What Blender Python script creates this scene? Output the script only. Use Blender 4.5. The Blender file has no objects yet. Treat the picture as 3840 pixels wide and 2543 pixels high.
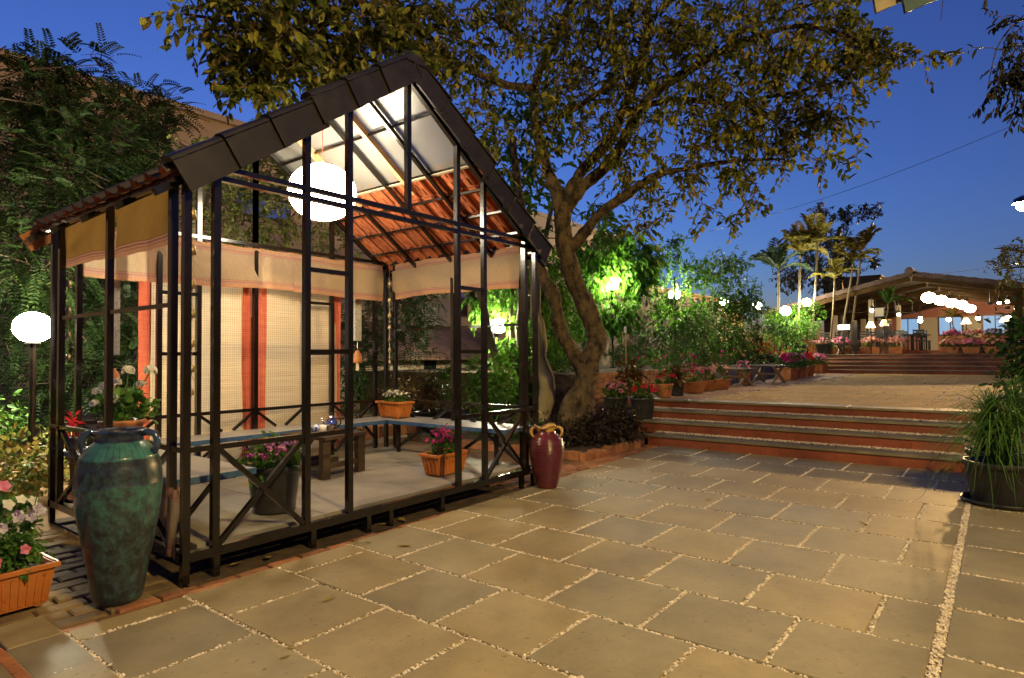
import bpy, math, random
import numpy as np
from mathutils import Vector, Matrix
R = math.radians
PI = math.pi
sc = bpy.context.scene
COL = sc.collection

# ------------------------------------------------------------------ camera
H = 1.45
FPX, YAW, PIT, ROL = 2340.7346, 0.66327, 0.025953, -0.0070711
_v = np.array([math.cos(YAW)*math.cos(PIT), math.sin(YAW)*math.cos(PIT), math.sin(PIT)])
_r = np.array([math.sin(YAW), -math.cos(YAW), 0.]); _u = np.cross(_r, _v)
_r2 = _r*math.cos(ROL)+_u*math.sin(ROL); _u2 = -_r*math.sin(ROL)+_u*math.cos(ROL)
cd = bpy.data.cameras.new('camera'); cam = bpy.data.objects.new('camera', cd); COL.objects.link(cam)
cd.sensor_fit = 'HORIZONTAL'; cd.sensor_width = 36; cd.lens = FPX/3840*36
cd.clip_start = .05; cd.clip_end = 2000
cam.matrix_world = Matrix(((_r2[0], _u2[0], -_v[0], 0), (_r2[1], _u2[1], -_v[1], 0), (_r2[2], _u2[2], -_v[2], H), (0, 0, 0, 1)))
sc.camera = cam

def at(x, y, depth=None, X=None, Y=None, Z=None):
    """surveying helper: the world point seen at (x, y) of a 2368-wide print, at a known depth or plane"""
    x *= 1.6216; y *= 1.6216
    d = _v+_r2*(x-1920)/FPX-_u2*(y-1271.5)/FPX
    t = depth if depth is not None else X/d[0] if X is not None else Y/d[1] if Y is not None else (Z-H)/d[2]
    return np.array([0, 0, H])+d*t

# ------------------------------------------------------------------ world, lights, exposure
w = bpy.data.worlds.new('World'); sc.world = w; w.use_nodes = True
nt = w.node_tree; bg = nt.nodes['Background']
sky = nt.nodes.new('ShaderNodeTexSky'); sky.sky_type = 'NISHITA'; sky.sun_disc = False
sky.sun_elevation = R(-1.5); sky.sun_rotation = R(30); sky.altitude = 0; sky.air_density = 1.0; sky.dust_density = .3; sky.ozone_density = 4.2
SKY_STRENGTH = 1.42
hs = nt.nodes.new('ShaderNodeHueSaturation'); hs.inputs['Saturation'].default_value = 1.0
nt.links.new(sky.outputs[0], hs.inputs['Color']); nt.links.new(hs.outputs[0], bg.inputs[0])
bg.inputs[1].default_value = SKY_STRENGTH
sc.view_settings.view_transform = 'Standard'; sc.view_settings.look = 'None'
sc.view_settings.exposure = 0; sc.view_settings.gamma = 1; sc.view_settings.use_curve_mapping = False
sc.cycles.use_denoising = True
try: sc.cycles.denoiser = 'OPENIMAGEDENOISE'
except Exception: pass
sc.cycles.max_bounces = 7; sc.cycles.diffuse_bounces = 3; sc.cycles.glossy_bounces = 3
sc.cycles.transmission_bounces = 4; sc.cycles.transparent_max_bounces = 8
sc.cycles.sample_clamp_indirect = 4; sc.cycles.caustics_reflective = False; sc.cycles.caustics_refractive = False
sc.cycles.use_adaptive_sampling = True; sc.cycles.adaptive_threshold = .015
# lamp strengths (radiance of the glowing globes)
LANTERN = 50; GARDEN = 400; STREET = 10500; NEARSTREET = 3750; PAVLAMP = 55

# ------------------------------------------------------------------ materials
def nodes(m):
    m.use_nodes = True
    return m.node_tree.nodes, m.node_tree.links
def S(b, key, val):
    if key in b.inputs: b.inputs[key].default_value = val
def mat(name, c1, c2=None, scale=5, rough=.6, bump=0, bscale=40, var=0, metal=0, coat=0, spec=.5, stretch=(1, 1, 1), lo=.38, hi=.62, island=0, trans=0, rvar=0, bdist=.01, stain=0):
    m = bpy.data.materials.new(name); n, l = nodes(m); b = n['Principled BSDF']
    S(b, 'Roughness', rough); S(b, 'Metallic', metal); S(b, 'Coat Weight', coat); S(b, 'Specular IOR Level', spec)
    tc = n.new('ShaderNodeTexCoord'); oi = n.new('ShaderNodeObjectInfo')
    mp = n.new('ShaderNodeMapping'); mp.inputs['Scale'].default_value = stretch
    mu = n.new('ShaderNodeVectorMath'); mu.operation = 'SCALE'; mu.inputs[0].default_value = (37, 51, 23)
    l.new(oi.outputs['Random'], mu.inputs['Scale']); ad = n.new('ShaderNodeVectorMath')
    l.new(tc.outputs['Object'], ad.inputs[0]); l.new(mu.outputs[0], ad.inputs[1]); l.new(ad.outputs[0], mp.inputs[0])
    nz = n.new('ShaderNodeTexNoise'); nz.inputs['Scale'].default_value = scale; nz.inputs['Detail'].default_value = 6; nz.inputs['Roughness'].default_value = .62
    l.new(mp.outputs[0], nz.inputs['Vector'])
    rp = n.new('ShaderNodeValToRGB'); rp.color_ramp.elements[0].position = lo; rp.color_ramp.elements[1].position = hi
    rp.color_ramp.elements[0].color = (*c1, 1); rp.color_ramp.elements[1].color = (*(c2 or c1), 1)
    l.new(nz.outputs['Fac'], rp.inputs[0]); out = rp.outputs[0]
    if var or island:
        hv = n.new('ShaderNodeHueSaturation'); mr = n.new('ShaderNodeMapRange')
        mr.inputs['To Min'].default_value = 1-(var or island); mr.inputs['To Max'].default_value = 1+(var or island)
        if island:
            g = n.new('ShaderNodeNewGeometry'); l.new(g.outputs['Random Per Island'], mr.inputs[0])
        else: l.new(oi.outputs['Random'], mr.inputs[0])
        l.new(mr.outputs[0], hv.inputs['Value']); l.new(out, hv.inputs['Color']); out = hv.outputs[0]
    if stain:                                # dirt patches that run on across neighbouring pieces
        gp = n.new('ShaderNodeNewGeometry'); n3 = n.new('ShaderNodeTexNoise'); n3.inputs['Scale'].default_value = 1.1; n3.inputs['Detail'].default_value = 8; n3.inputs['Roughness'].default_value = .7; l.new(gp.outputs['Position'], n3.inputs['Vector'])
        n4 = n.new('ShaderNodeTexNoise'); n4.inputs['Scale'].default_value = 26; n4.inputs['Detail'].default_value = 3; l.new(gp.outputs['Position'], n4.inputs['Vector'])
        m3 = n.new('ShaderNodeMapRange'); m3.inputs['From Min'].default_value = .32; m3.inputs['From Max'].default_value = .62; m3.inputs['To Min'].default_value = 1-stain; m3.inputs['To Max'].default_value = 1.06; l.new(n3.outputs['Fac'], m3.inputs[0])
        m4 = n.new('ShaderNodeMapRange'); m4.inputs['From Min'].default_value = .28; m4.inputs['From Max'].default_value = .36; m4.inputs['To Min'].default_value = 1-stain*1.3; m4.inputs['To Max'].default_value = 1; l.new(n4.outputs['Fac'], m4.inputs[0])
        mm_ = n.new('ShaderNodeMath'); mm_.operation = 'MULTIPLY'; l.new(m3.outputs[0], mm_.inputs[0]); l.new(m4.outputs[0], mm_.inputs[1]); h3 = n.new('ShaderNodeHueSaturation'); l.new(mm_.outputs[0], h3.inputs['Value']); l.new(out, h3.inputs['Color']); out = h3.outputs[0]
    l.new(out, b.inputs['Base Color'])
    if rvar:
        mr2 = n.new('ShaderNodeMapRange'); mr2.inputs['To Min'].default_value = rough-rvar; mr2.inputs['To Max'].default_value = rough+rvar
        l.new(nz.outputs['Fac'], mr2.inputs[0]); l.new(mr2.outputs[0], b.inputs['Roughness'])
    if bump:
        n2 = n.new('ShaderNodeTexNoise'); n2.inputs['Scale'].default_value = bscale; n2.inputs['Detail'].default_value = 5
        l.new(mp.outputs[0], n2.inputs['Vector']); bp = n.new('ShaderNodeBump'); bp.inputs['Strength'].default_value = bump; bp.inputs['Distance'].default_value = bdist
        l.new(n2.outputs['Fac'], bp.inputs['Height']); l.new(bp.outputs[0], b.inputs['Normal'])
    if trans:
        tr = n.new('ShaderNodeBsdfTranslucent'); l.new(out, tr.inputs[0]); mx = n.new('ShaderNodeMixShader'); mx.inputs[0].default_value = trans
        l.new(b.outputs[0], mx.inputs[1]); l.new(tr.outputs[0], mx.inputs[2]); l.new(mx.outputs[0], n['Material Output'].inputs[0])
    return m
def leafmat(name, cols, rough=.52, trans=.3, spec=.25):
    m = bpy.data.materials.new(name); n, l = nodes(m); b = n['Principled BSDF']; S(b, 'Roughness', rough); S(b, 'Specular IOR Level', spec)
    g = n.new('ShaderNodeNewGeometry'); rp = n.new('ShaderNodeValToRGB'); e = rp.color_ramp.elements
    while len(e) < len(cols): e.new(.5)
    for i, c in enumerate(cols):
        e[i].position = i/(len(cols)-1); e[i].color = (*c, 1)
    l.new(g.outputs['Random Per Island'], rp.inputs[0]); l.new(rp.outputs[0], b.inputs['Base Color'])
    tr = n.new('ShaderNodeBsdfTranslucent'); l.new(rp.outputs[0], tr.inputs[0]); mx = n.new('ShaderNodeMixShader'); mx.inputs[0].default_value = trans
    l.new(b.outputs[0], mx.inputs[1]); l.new(tr.outputs[0], mx.inputs[2]); l.new(mx.outputs[0], n['Material Output'].inputs[0])
    return m
def emat(name, c, s):
    m = bpy.data.materials.new(name); n, l = nodes(m); b = n['Principled BSDF']
    b.inputs['Base Color'].default_value = (.8, .8, .8, 1); S(b, 'Emission Color', (*c, 1)); S(b, 'Emission Strength', s); return m

M = {}
M['steel'] = mat('black_gloss_paint', (.005, .004, .003), (.009, .007, .0055), 8, .22, .25, 60, coat=.3, bdist=.002)
M['slab'] = mat('kota_stone', (.240, .182, .085), (.330, .258, .128), 2.2, .62, .45, 30, var=.13, stain=.3, lo=.3, hi=.7, rvar=.12, bdist=.004)
M['slab2'] = mat('kota_stone_grey', (.215, .177, .098), (.295, .243, .138), 2.4, .62, .45, 30, var=.13, stain=.3, lo=.3, hi=.7, rvar=.12, bdist=.004)
M['terrace_stone'] = mat('sodium_tinted_stone', (.32, .175, .040), (.44, .255, .065), 2.2, .85, .3, 30, var=.08, spec=.2, stain=.3, lo=.3, hi=.7)  # the orange of the sodium lamplight is put into this stone's colour
M['pebble'] = mat('white_pebbles', (.60, .50, .38), (.74, .64, .50), 20, .6, island=.2)
M['mortar'] = mat('joint_bed', (.16, .13, .10), (.28, .24, .19), 30, .9, .5, 80)
M['gravelbed'] = mat('pale_grit', (.36, .29, .21), (.60, .50, .38), 90, .9, .8, 120)
M['soil'] = mat('soil', (.035, .022, .012), (.085, .052, .025), 6, .95, .8, 25, bdist=.03)
M['earth'] = mat('bare_earth', (.13, .075, .030), (.23, .135, .055), 2.5, .95, .7, 18, bdist=.02)
M['brick'] = mat('red_brick', (.24, .085, .035), (.33, .15, .06), 9, .85, .6, 50, var=.35)
M['darkbrick'] = mat('grey_brown_paver', (.12, .075, .032), (.21, .14, .06), 6, .9, .6, 40, var=.3)
M['redstone'] = mat('red_sandstone', (.21, .048, .020), (.31, .085, .036), 3, .7, .35, 30, var=.1, stretch=(1, 1, .5), lo=.3, hi=.75, stain=.4)
M['tread'] = mat('tread_stone', (.18, .15, .08), (.26, .215, .12), 3, .6, .4, 40, var=.18, bdist=.003, stain=.4)
M['floor'] = mat('gazebo_floor_stone', (.19, .17, .145), (.28, .25, .21), 1.8, .55, .3, 20, rvar=.12, bdist=.003, stain=.35)
M['benchtop'] = mat('bench_grey_stone', (.24, .23, .21), (.33, .31, .28), 3, .42, .2, 40, stretch=(1, .25, 1), rvar=.1, bdist=.002)
M['blue'] = mat('blue_painted_edge', (.02, .065, .18), (.05, .11, .22), 12, .5, .3, 40)
M['darkwood'] = mat('dark_wood', (.03, .018, .009), (.06, .034, .016), 5, .55, .5, 30, stretch=(6, 1, 6), bdist=.003)
M['wood'] = mat('pale_rafter_wood', (.42, .22, .10), (.56, .33, .17), 6, .6, .3, 40, stretch=(1, 6, 6))
M['bark'] = mat('tree_bark', (.022, .014, .007), (.135, .092, .042), 9, .92, 1.0, 26, stretch=(1, 1, .6), bdist=.05)
M['bark2'] = mat('smooth_bark', (.10, .08, .04), (.17, .135, .07), 5, .85, .5, 30, stretch=(1, 1, .3), bdist=.01)
M['palebark'] = mat('pale_olive_bark', (.16, .125, .055), (.26, .205, .10), 5, .85, .5, 30, stretch=(1, 1, .3))
M['twig'] = mat('twig', (.07, .05, .03), (.12, .085, .05), 8, .9)
M['plaster'] = mat('beige_plaster', (.40, .275, .18), (.47, .33, .22), 1.2, .9, .2, 60)
M['rooftile_far'] = mat('old_roof_tile', (.045, .026, .02), (.085, .048, .034), 5, .8, .5, 20, var=.2)
M['terracotta'] = mat('terracotta_plastic', (.46, .135, .024), (.58, .20, .045), 4, .46, .25, 60, stain=.25)
M['clay'] = mat('clay_pot', (.36, .12, .035), (.50, .20, .07), 6, .7, .4, 50, stain=.4)
M['blackpot'] = mat('black_plastic_pot', (.017, .017, .018), (.034, .033, .032), 6, .46, .2, 40, stain=.3)
M['fascia'] = mat('dark_fascia_tile', (.013, .0105, .010), (.022, .018, .017), 9, .4, .15, 60, var=.12)
M['bell'] = mat('aged_brass', (.28, .20, .10), (.45, .34, .20), 20, .45, .4, 60, metal=.7)
M['brasschain'] = mat('chain_brass', (.4, .3, .14), None, 5, .4, metal=.8)
M['white'] = mat('white_ceramic', (.75, .73, .70), None, 5, .25)
M['bluecup'] = mat('blue_pattern_ceramic', (.02, .07, .45), (.75, .75, .78), 38, .25, lo=.48, hi=.52)
M['chrome'] = mat('polished_steel', (.75, .73, .70), None, 5, .08, metal=1)
M['blackplastic'] = mat('black_plastic', (.01, .01, .01), None, 5, .35)
M['gold'] = mat('ochre_glaze', (.42, .24, .05), (.62, .38, .11), 18, .3, .3, 60, coat=.4)
M['orangecloth'] = mat('orange_cloth', (.55, .11, .06), (.64, .155, .085), 6, .85, .4, 40, stretch=(1, 1, 5), trans=.3, bdist=.01)
M['stonewall'] = mat('rubble_stone', (.09, .065, .04), (.22, .16, .10), 3, .9, 1, 7, bdist=.12)
M['pavwall'] = mat('pink_plaster', (.42, .16, .11), (.46, .19, .13), 2, .9)
M['cream'] = mat('cream_paint', (.50, .42, .28), None, 2, .7)
M['pavbeam'] = mat('pavilion_beam', (.034, .018, .005), (.055, .030, .009), 3, .8, spec=.1)
M['pavceil'] = mat('pavilion_ceiling', (.017, .0095, .003), (.029, .017, .0055), 3, .8, spec=.1)
M['darkchair'] = mat('black_chair', (.006, .006, .008), None, 3, .35)
M['chime'] = mat('carved_grey_wood', (.22, .20, .17), (.42, .39, .34), 60, .8, .8, 60)
M['mat'] = mat('brown_mat', (.22, .16, .10), (.30, .23, .15), 60, .9, .5, 120, trans=.2)
M['dryleaf'] = leafmat('fallen_leaves', [(.16, .12, .03), (.30, .22, .06), (.10, .11, .03)], trans=.1)
# foliage
M['lf_tree'] = leafmat('tree_leaf', [(.028, .038, .007), (.065, .085, .012), (.115, .14, .02), (.19, .205, .032), (.33, .32, .065), (.29, .19, .05)], trans=.42, rough=.6, spec=.2)
M['lf_back'] = leafmat('back_tree_leaf', [(.05, .075, .012), (.10, .12, .02), (.17, .18, .035)], trans=.3)
M['lf_fern'] = leafmat('feathery_leaf', [(.010, .024, .006), (.018, .042, .009), (.042, .066, .013)], trans=.25)
M['lf_bright'] = leafmat('bright_leaf', [(.055, .15, .012), (.085, .22, .02), (.13, .28, .03)], trans=.5)
M['lf_shrub'] = leafmat('shrub_leaf', [(.035, .09, .012), (.06, .145, .02), (.10, .19, .03)], trans=.38)
M['lf_box'] = leafmat('boxwood_leaf', [(.02, .06, .010), (.035, .09, .016), (.05, .11, .02)], trans=.2)
M['lf_purple'] = leafmat('purple_leaf', [(.022, .014, .012), (.045, .028, .018), (.028, .030, .012)], trans=.1, rough=.35)
M['lf_varieg'] = leafmat('variegated_leaf', [(.05, .10, .015), (.13, .17, .03), (.30, .26, .06), (.22, .10, .02)], trans=.25)
M['lf_palm'] = leafmat('palm_leaf', [(.13, .12, .015), (.22, .19, .03), (.30, .25, .045)], trans=.35)
M['lf_dark'] = leafmat('dark_leaf', [(.012, .014, .012), (.02, .022, .016), (.03, .03, .02)], trans=.1)
M['lf_croton'] = leafmat('croton_leaf', [(.05, .03, .012), (.14, .07, .02), (.08, .08, .02)], trans=.2)
M['lf_ger'] = leafmat('geranium_leaf', [(.05, .13, .02), (.08, .18, .03), (.11, .22, .045)], trans=.3)
def fl(name, *c): M[name] = leafmat(name, list(c), rough=.6, trans=.35)
fl('fl_white', (.75, .70, .58), (.82, .78, .68), (.70, .68, .58))
fl('fl_pink', (.70, .16, .30), (.80, .30, .42), (.60, .10, .25))
fl('fl_coral', (.80, .22, .16), (.82, .42, .34), (.75, .55, .50))
fl('fl_magenta', (.42, .012, .14), (.55, .02, .22), (.60, .10, .30))
fl('fl_purple', (.20, .010, .16), (.34, .02, .24), (.70, .45, .62))
fl('fl_red', (.55, .015, .02), (.65, .03, .04), (.45, .01, .05))
fl('fl_violet', (.10, .02, .22), (.75, .72, .75), (.14, .03, .30))
fl('fl_yellow', (.65, .42, .03), (.6, .3, .02), (.7, .5, .1))

# ------------------------------------------------------------------ mesh tools
def link(o, parent=None):
    COL.objects.link(o)
    if parent is not None: o.parent = parent
    return o
def mesh_obj(name, V, F, m=None, parent=None, smooth=False):
    me = bpy.data.meshes.new(name); V = np.asarray(V, float)
    if isinstance(F, np.ndarray):
        k = F.shape[1]; me.vertices.add(len(V)); me.vertices.foreach_set('co', V.ravel())
        me.loops.add(F.size); me.loops.foreach_set('vertex_index', F.ravel().astype(np.int32))
        me.polygons.add(len(F)); me.polygons.foreach_set('loop_start', np.arange(0, F.size, k, dtype=np.int32))
        me.update(calc_edges=True)
    else: me.from_pydata(V.tolist(), [], F); me.update()
    if smooth: me.polygons.foreach_set('use_smooth', np.ones(len(me.polygons), bool))
    if m is not None: me.materials.append(M[m] if isinstance(m, str) else m)
    return link(bpy.data.objects.new(name, me), parent)
class MB:
    def __init__(s): s.v = []; s.f = []
    def add(s, V, F):
        b = len(s.v); s.v += [tuple(p) for p in V]; s.f += [tuple(i+b for i in q) for q in F]; return s
    def box(s, x0, x1, y0, y1, z0, z1):
        return s.add([(x0, y0, z0), (x1, y0, z0), (x1, y1, z0), (x0, y1, z0), (x0, y0, z1), (x1, y0, z1), (x1, y1, z1), (x0, y1, z1)],
                     [(3, 2, 1, 0), (4, 5, 6, 7), (0, 1, 5, 4), (1, 2, 6, 5), (2, 3, 7, 6), (3, 0, 4, 7)])
    def cbox(s, x0, x1, y0, y1, z0, z1, c=.006, j=0, rng=None):
        """a block with chamfered top edges, corners a little uneven"""
        q = lambda: 0 if not j else rng.uniform(-j, j)
        B = [(x0+q(), y0+q()), (x1+q(), y0+q()), (x1+q(), y1+q()), (x0+q(), y1+q())]; cx, cy = (x0+x1)/2, (y0+y1)/2
        V = [(a, b, z0) for a, b in B]+[(a, b, z1-c) for a, b in B]+[(a+(c if a < cx else -c), b+(c if b < cy else -c), z1+q()*.3) for a, b in B]
        F = [(3, 2, 1, 0), (8, 9, 10, 11)]
        for k in (0, 4):
            for i in range(4): F.append((k+i, k+(i+1) % 4, k+4+(i+1) % 4, k+4+i))
        return s.add(V, F)
    def bar(s, p, q, w, h=None, up=(0, 0, 1)):
        p, q = Vector(p), Vector(q); h = h or w; d = (q-p).normalized(); u = Vector(up)
        if abs(d.dot(u)) > .99: u = Vector((1, 0, 0))
        a = d.cross(u).normalized()*w/2; b = a.cross(d).normalized()*h/2
        V = [p-a-b, p+a-b, p+a+b, p-a+b, q-a-b, q+a-b, q+a+b, q-a+b]
        return s.add(V, [(0, 1, 2, 3), (7, 6, 5, 4), (1, 0, 4, 5), (2, 1, 5, 6), (3, 2, 6, 7), (0, 3, 7, 4)])
    def tube(s, pts, rad, n=8, closed=False):
        pts = [Vector(p) for p in pts]; k = len(pts)
        rad = [rad]*k if not hasattr(rad, '__len__') else rad
        V = []; ref = None
        for i, p in enumerate(pts):
            t = (pts[(i+1) % k]-pts[i-1]) if closed else (pts[min(i+1, k-1)]-pts[max(i-1, 0)])
            t = t.normalized() if t.length > 1e-9 else Vector((0, 0, 1))
            if ref is None: ref = t.orthogonal().normalized()
            a = (ref-t*ref.dot(t)); a = a.normalized() if a.length > 1e-6 else t.orthogonal().normalized(); ref = a; b = t.cross(a)
            for j in range(n):
                an = 2*PI*j/n; V.append(p+(a*math.cos(an)+b*math.sin(an))*rad[i])
        F = []
        for i in range(k if closed else k-1):
            for j in range(n):
                i2 = (i+1) % k; F.append((i*n+j, i*n+(j+1) % n, i2*n+(j+1) % n, i2*n+j))
        if not closed: F += [tuple(range(n))[::-1], tuple((k-1)*n+j for j in range(n))]
        return s.add(V, F)
    def lathe(s, prof, n=24, c=(0, 0, 0), sx=1, sy=1, cap=True, fn=None):
        V = []
        for i, (r, z) in enumerate(prof):
            for j in range(n):
                a = 2*PI*j/n; rr, zz = (r, z) if fn is None else fn(r, z, a, i)
                V.append((c[0]+rr*math.cos(a)*sx, c[1]+rr*math.sin(a)*sy, c[2]+zz))
        F = []; k = len(prof)
        for i in range(k-1):
            for j in range(n): F.append((i*n+j, i*n+(j+1) % n, (i+1)*n+(j+1) % n, (i+1)*n+j))
        if cap: F += [tuple(range(n))[::-1], tuple((k-1)*n+j for j in range(n))]
        return s.add(V, F)
    def sphere(s, c, r, rz=None, n=20, m=12):
        rz = rz or r
        return s.lathe([(max(1e-4, r*math.sin(PI*i/m)), -rz*math.cos(PI*i/m)) for i in range(m+1)], n, c, cap=False)
    def build(s, name, m=None, parent=None, smooth=False): return mesh_obj(name, s.v, s.f, m, parent, smooth)
def thing(name, label, cat, loc=(0, 0, 0), rz=0, group=None):
    o = link(bpy.data.objects.new(name, None)); o.empty_display_size = .1
    o.location = [float(x) for x in loc]; o.rotation_euler = (0, 0, rz); o['label'] = label; o['category'] = cat
    if group: o['group'] = group
    return o
def tag(o, label, cat, group=None):
    o['label'] = label; o['category'] = cat
    if group: o['group'] = group
    return o
def struct(o): o['kind'] = 'structure'; return o
def stuff(o): o['kind'] = 'stuff'; return o
def inst(src, name, parent, loc=(0, 0, 0), rot=(0, 0, 0), scale=None):
    o = bpy.data.objects.new(name, src if isinstance(src, bpy.types.Mesh) else src.data); link(o, parent); o.location = loc; o.rotation_euler = rot
    if scale: o.scale = scale
    return o
def copy_tree(o, parent=None):
    c = o.copy(); link(c)
    if parent is not None: c.parent = parent
    for ch in list(o.children): copy_tree(ch, c)
    return c
def me_of(mb, name, m, smooth=False):
    o = mb.build(name, m, None, smooth); me = o.data; bpy.data.objects.remove(o); return me

# ------------------------------------------------------------------ foliage tools
def unit(a): return a/np.maximum(np.linalg.norm(a, axis=-1, keepdims=True), 1e-9)
def leaf_geo(P, D, N, L, W):
    P = np.asarray(P, float); n = len(P); D = unit(np.asarray(D, float)); N = np.asarray(N, float)
    L = np.broadcast_to(np.asarray(L, float), (n,))[:, None]; W = np.broadcast_to(np.asarray(W, float), (n,))[:, None]
    sd = unit(np.cross(D, N)); n2 = np.cross(sd, D)
    V = np.stack([P, P+D*L*.3+sd*W*.44+n2*L*.10, P+D*L*.7+sd*W*.38+n2*L*.05, P+D*L-n2*L*.10, P+D*L*.7-sd*W*.38+n2*L*.05, P+D*L*.3-sd*W*.44+n2*L*.10], 1).reshape(-1, 3)
    b = np.arange(n)[:, None]*6
    F = np.concatenate([b+np.array([[0, 1, 2, 3]]), b+np.array([[0, 3, 4, 5]])], 1).reshape(-1, 4)
    return V, F
class Leaves:
    def __init__(s): s.V = []; s.F = []; s.n = 0
    def add(s, P, D, N, L, W):
        if len(P) == 0: return
        V, F = leaf_geo(P, D, N, L, W); s.V.append(V); s.F.append(F+s.n); s.n += len(V)
    def build(s, name, m, parent): return mesh_obj(name, np.concatenate(s.V), np.concatenate(s.F), m, parent)
def rdir(rng, n): return unit(rng.normal(size=(n, 3)))
def blob_leaves(lv, rng, c, r, n, L, W, clumps=None, up=.3, spread=.33, droop=.2):
    """leaf clumps through an ellipsoid, denser towards its skin"""
    c = np.asarray(c, float); r = np.broadcast_to(np.asarray(r, float), (3,)); k = clumps or max(6, n//22)
    d = rdir(rng, k); cc = d*(rng.uniform(.2, 1, (k, 1))**.5)*r*rng.uniform(.8, 1.12, (k, 1))
    idx = rng.randint(0, k, n); P = cc[idx]+rng.normal(size=(n, 3))*spread*r.mean()*rng.uniform(.35, 1, (k, 1))[idx]
    D = unit(P/r)*.7+rng.normal(size=(n, 3))*.6; D[:, 2] -= droop; N = rng.normal(size=(n, 3))*.6+np.array([0, 0, 1])
    s = rng.uniform(.65, 1.15, n); lv.add(P+c, D, N, L*s, W*s)
def bloom(lv, rng, P, N, r, k=5, jit=.35):
    """k petals round each point"""
    P = np.asarray(P, float); n = len(P); N = unit(np.asarray(N, float)); t = unit(np.cross(N, rng.normal(size=(n, 3)))); b = np.cross(N, t)
    rr = np.broadcast_to(np.asarray(r, float), (n,))*rng.uniform(.8, 1.15, n)
    for i in range(k):
        a = 2*PI*i/k+rng.uniform(-.2, .2, n); D = t*np.cos(a)[:, None]+b*np.sin(a)[:, None]+N*rng.uniform(.1, jit+.1, (n, 1)); lv.add(P, D, N, rr, rr*.95)
def blooms(t, rng, P, N, r, k, m, name='flower', jit=.5):
    for p, q in zip(P, N):
        f = Leaves(); bloom(f, rng, [p], [q], r, k, jit); f.build(name, m, t)
def umbel(lv, rng, c, R_, n=34):
    d = rdir(rng, n); d[:, 2] = np.abs(d[:, 2])*1.0-.25; d = unit(d)
    bloom(lv, rng, np.asarray(c)+d*R_*.75, d, R_*.34, 4, .2)

# ------------------------------------------------------------------ ground and paving
struct(MB().box(-400, 600, -400, 600, -1.2, -.03).build('ground', 'earth'))
rng0 = random.Random(4)
XL = [9.28, 8.59, 7.89, 7.18, 6.46, 5.74, 5.03, 4.34, 3.685, 3.045, 2.42, 1.79, 1.17, .55]
edgeY = lambda x: 3.885+.04*x
plaza = struct(MB().box(.5, 9.27, -2.6, 3.95, -.2, -.012).build('plaza', 'gravelbed'))
G = .0125
PEB = []                                   # pebble joint segments: (x0,y0,x1,y1,width)
def slab(parent, x0, x1, y0, y1, z, m, th=.05, ch=.005, name='paving_slab', j=.0055):
    return MB().cbox(x0, x1, y0, y1, z-th, z+rng0.uniform(-.0025, .0025), ch, j, rng0).build(name, m, parent)
for i in range(len(XL)-1):
    xa, xb = XL[i+1], XL[i]; x0, x1 = xa+G*.8, xb-G*.8; ey = edgeY((xa+xb)/2)
    sp = .65 if i < 6 else .63
    ys = [.295]; y = .295+(sp if i % 2 == 0 else sp*.47)
    while y < ey-.12: ys.append(y+rng0.uniform(-.025, .025)); y += sp
    ys.append(ey)
    for k in range(len(ys)-1):
        a = ys[k]+(G if k else .004); b = ys[k+1]-(G if k < len(ys)-2 else 0)
        slab(plaza, x0, x1, a, b, 0, 'slab' if rng0.random() < .62 else 'slab2')
        if 0 < k: PEB.append((x0, ys[k], x1, ys[k], .025))
    PEB.append((xa, .3, xa, edgeY(xa), .022))
XR = [9.28, 8.6, 7.9, 7.25, 6.505, 5.81, 5.07, 4.367, 3.66, 2.95, 2.25, 1.5]
for i in range(len(XR)-1):                 # slabs right of the wide border joint
    for y0, y1 in ((-1.05, .243), (-2.5, -1.08)):
        slab(plaza, XR[i+1]+G, XR[i]-G, y0, y1, 0, 'slab2' if rng0.random() < .8 else 'slab')
    PEB.append((XR[i+1], -1.05, XR[i+1], .225, .03))
PEB.append((1.2, .271, 9.27, .271, .046))
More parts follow.
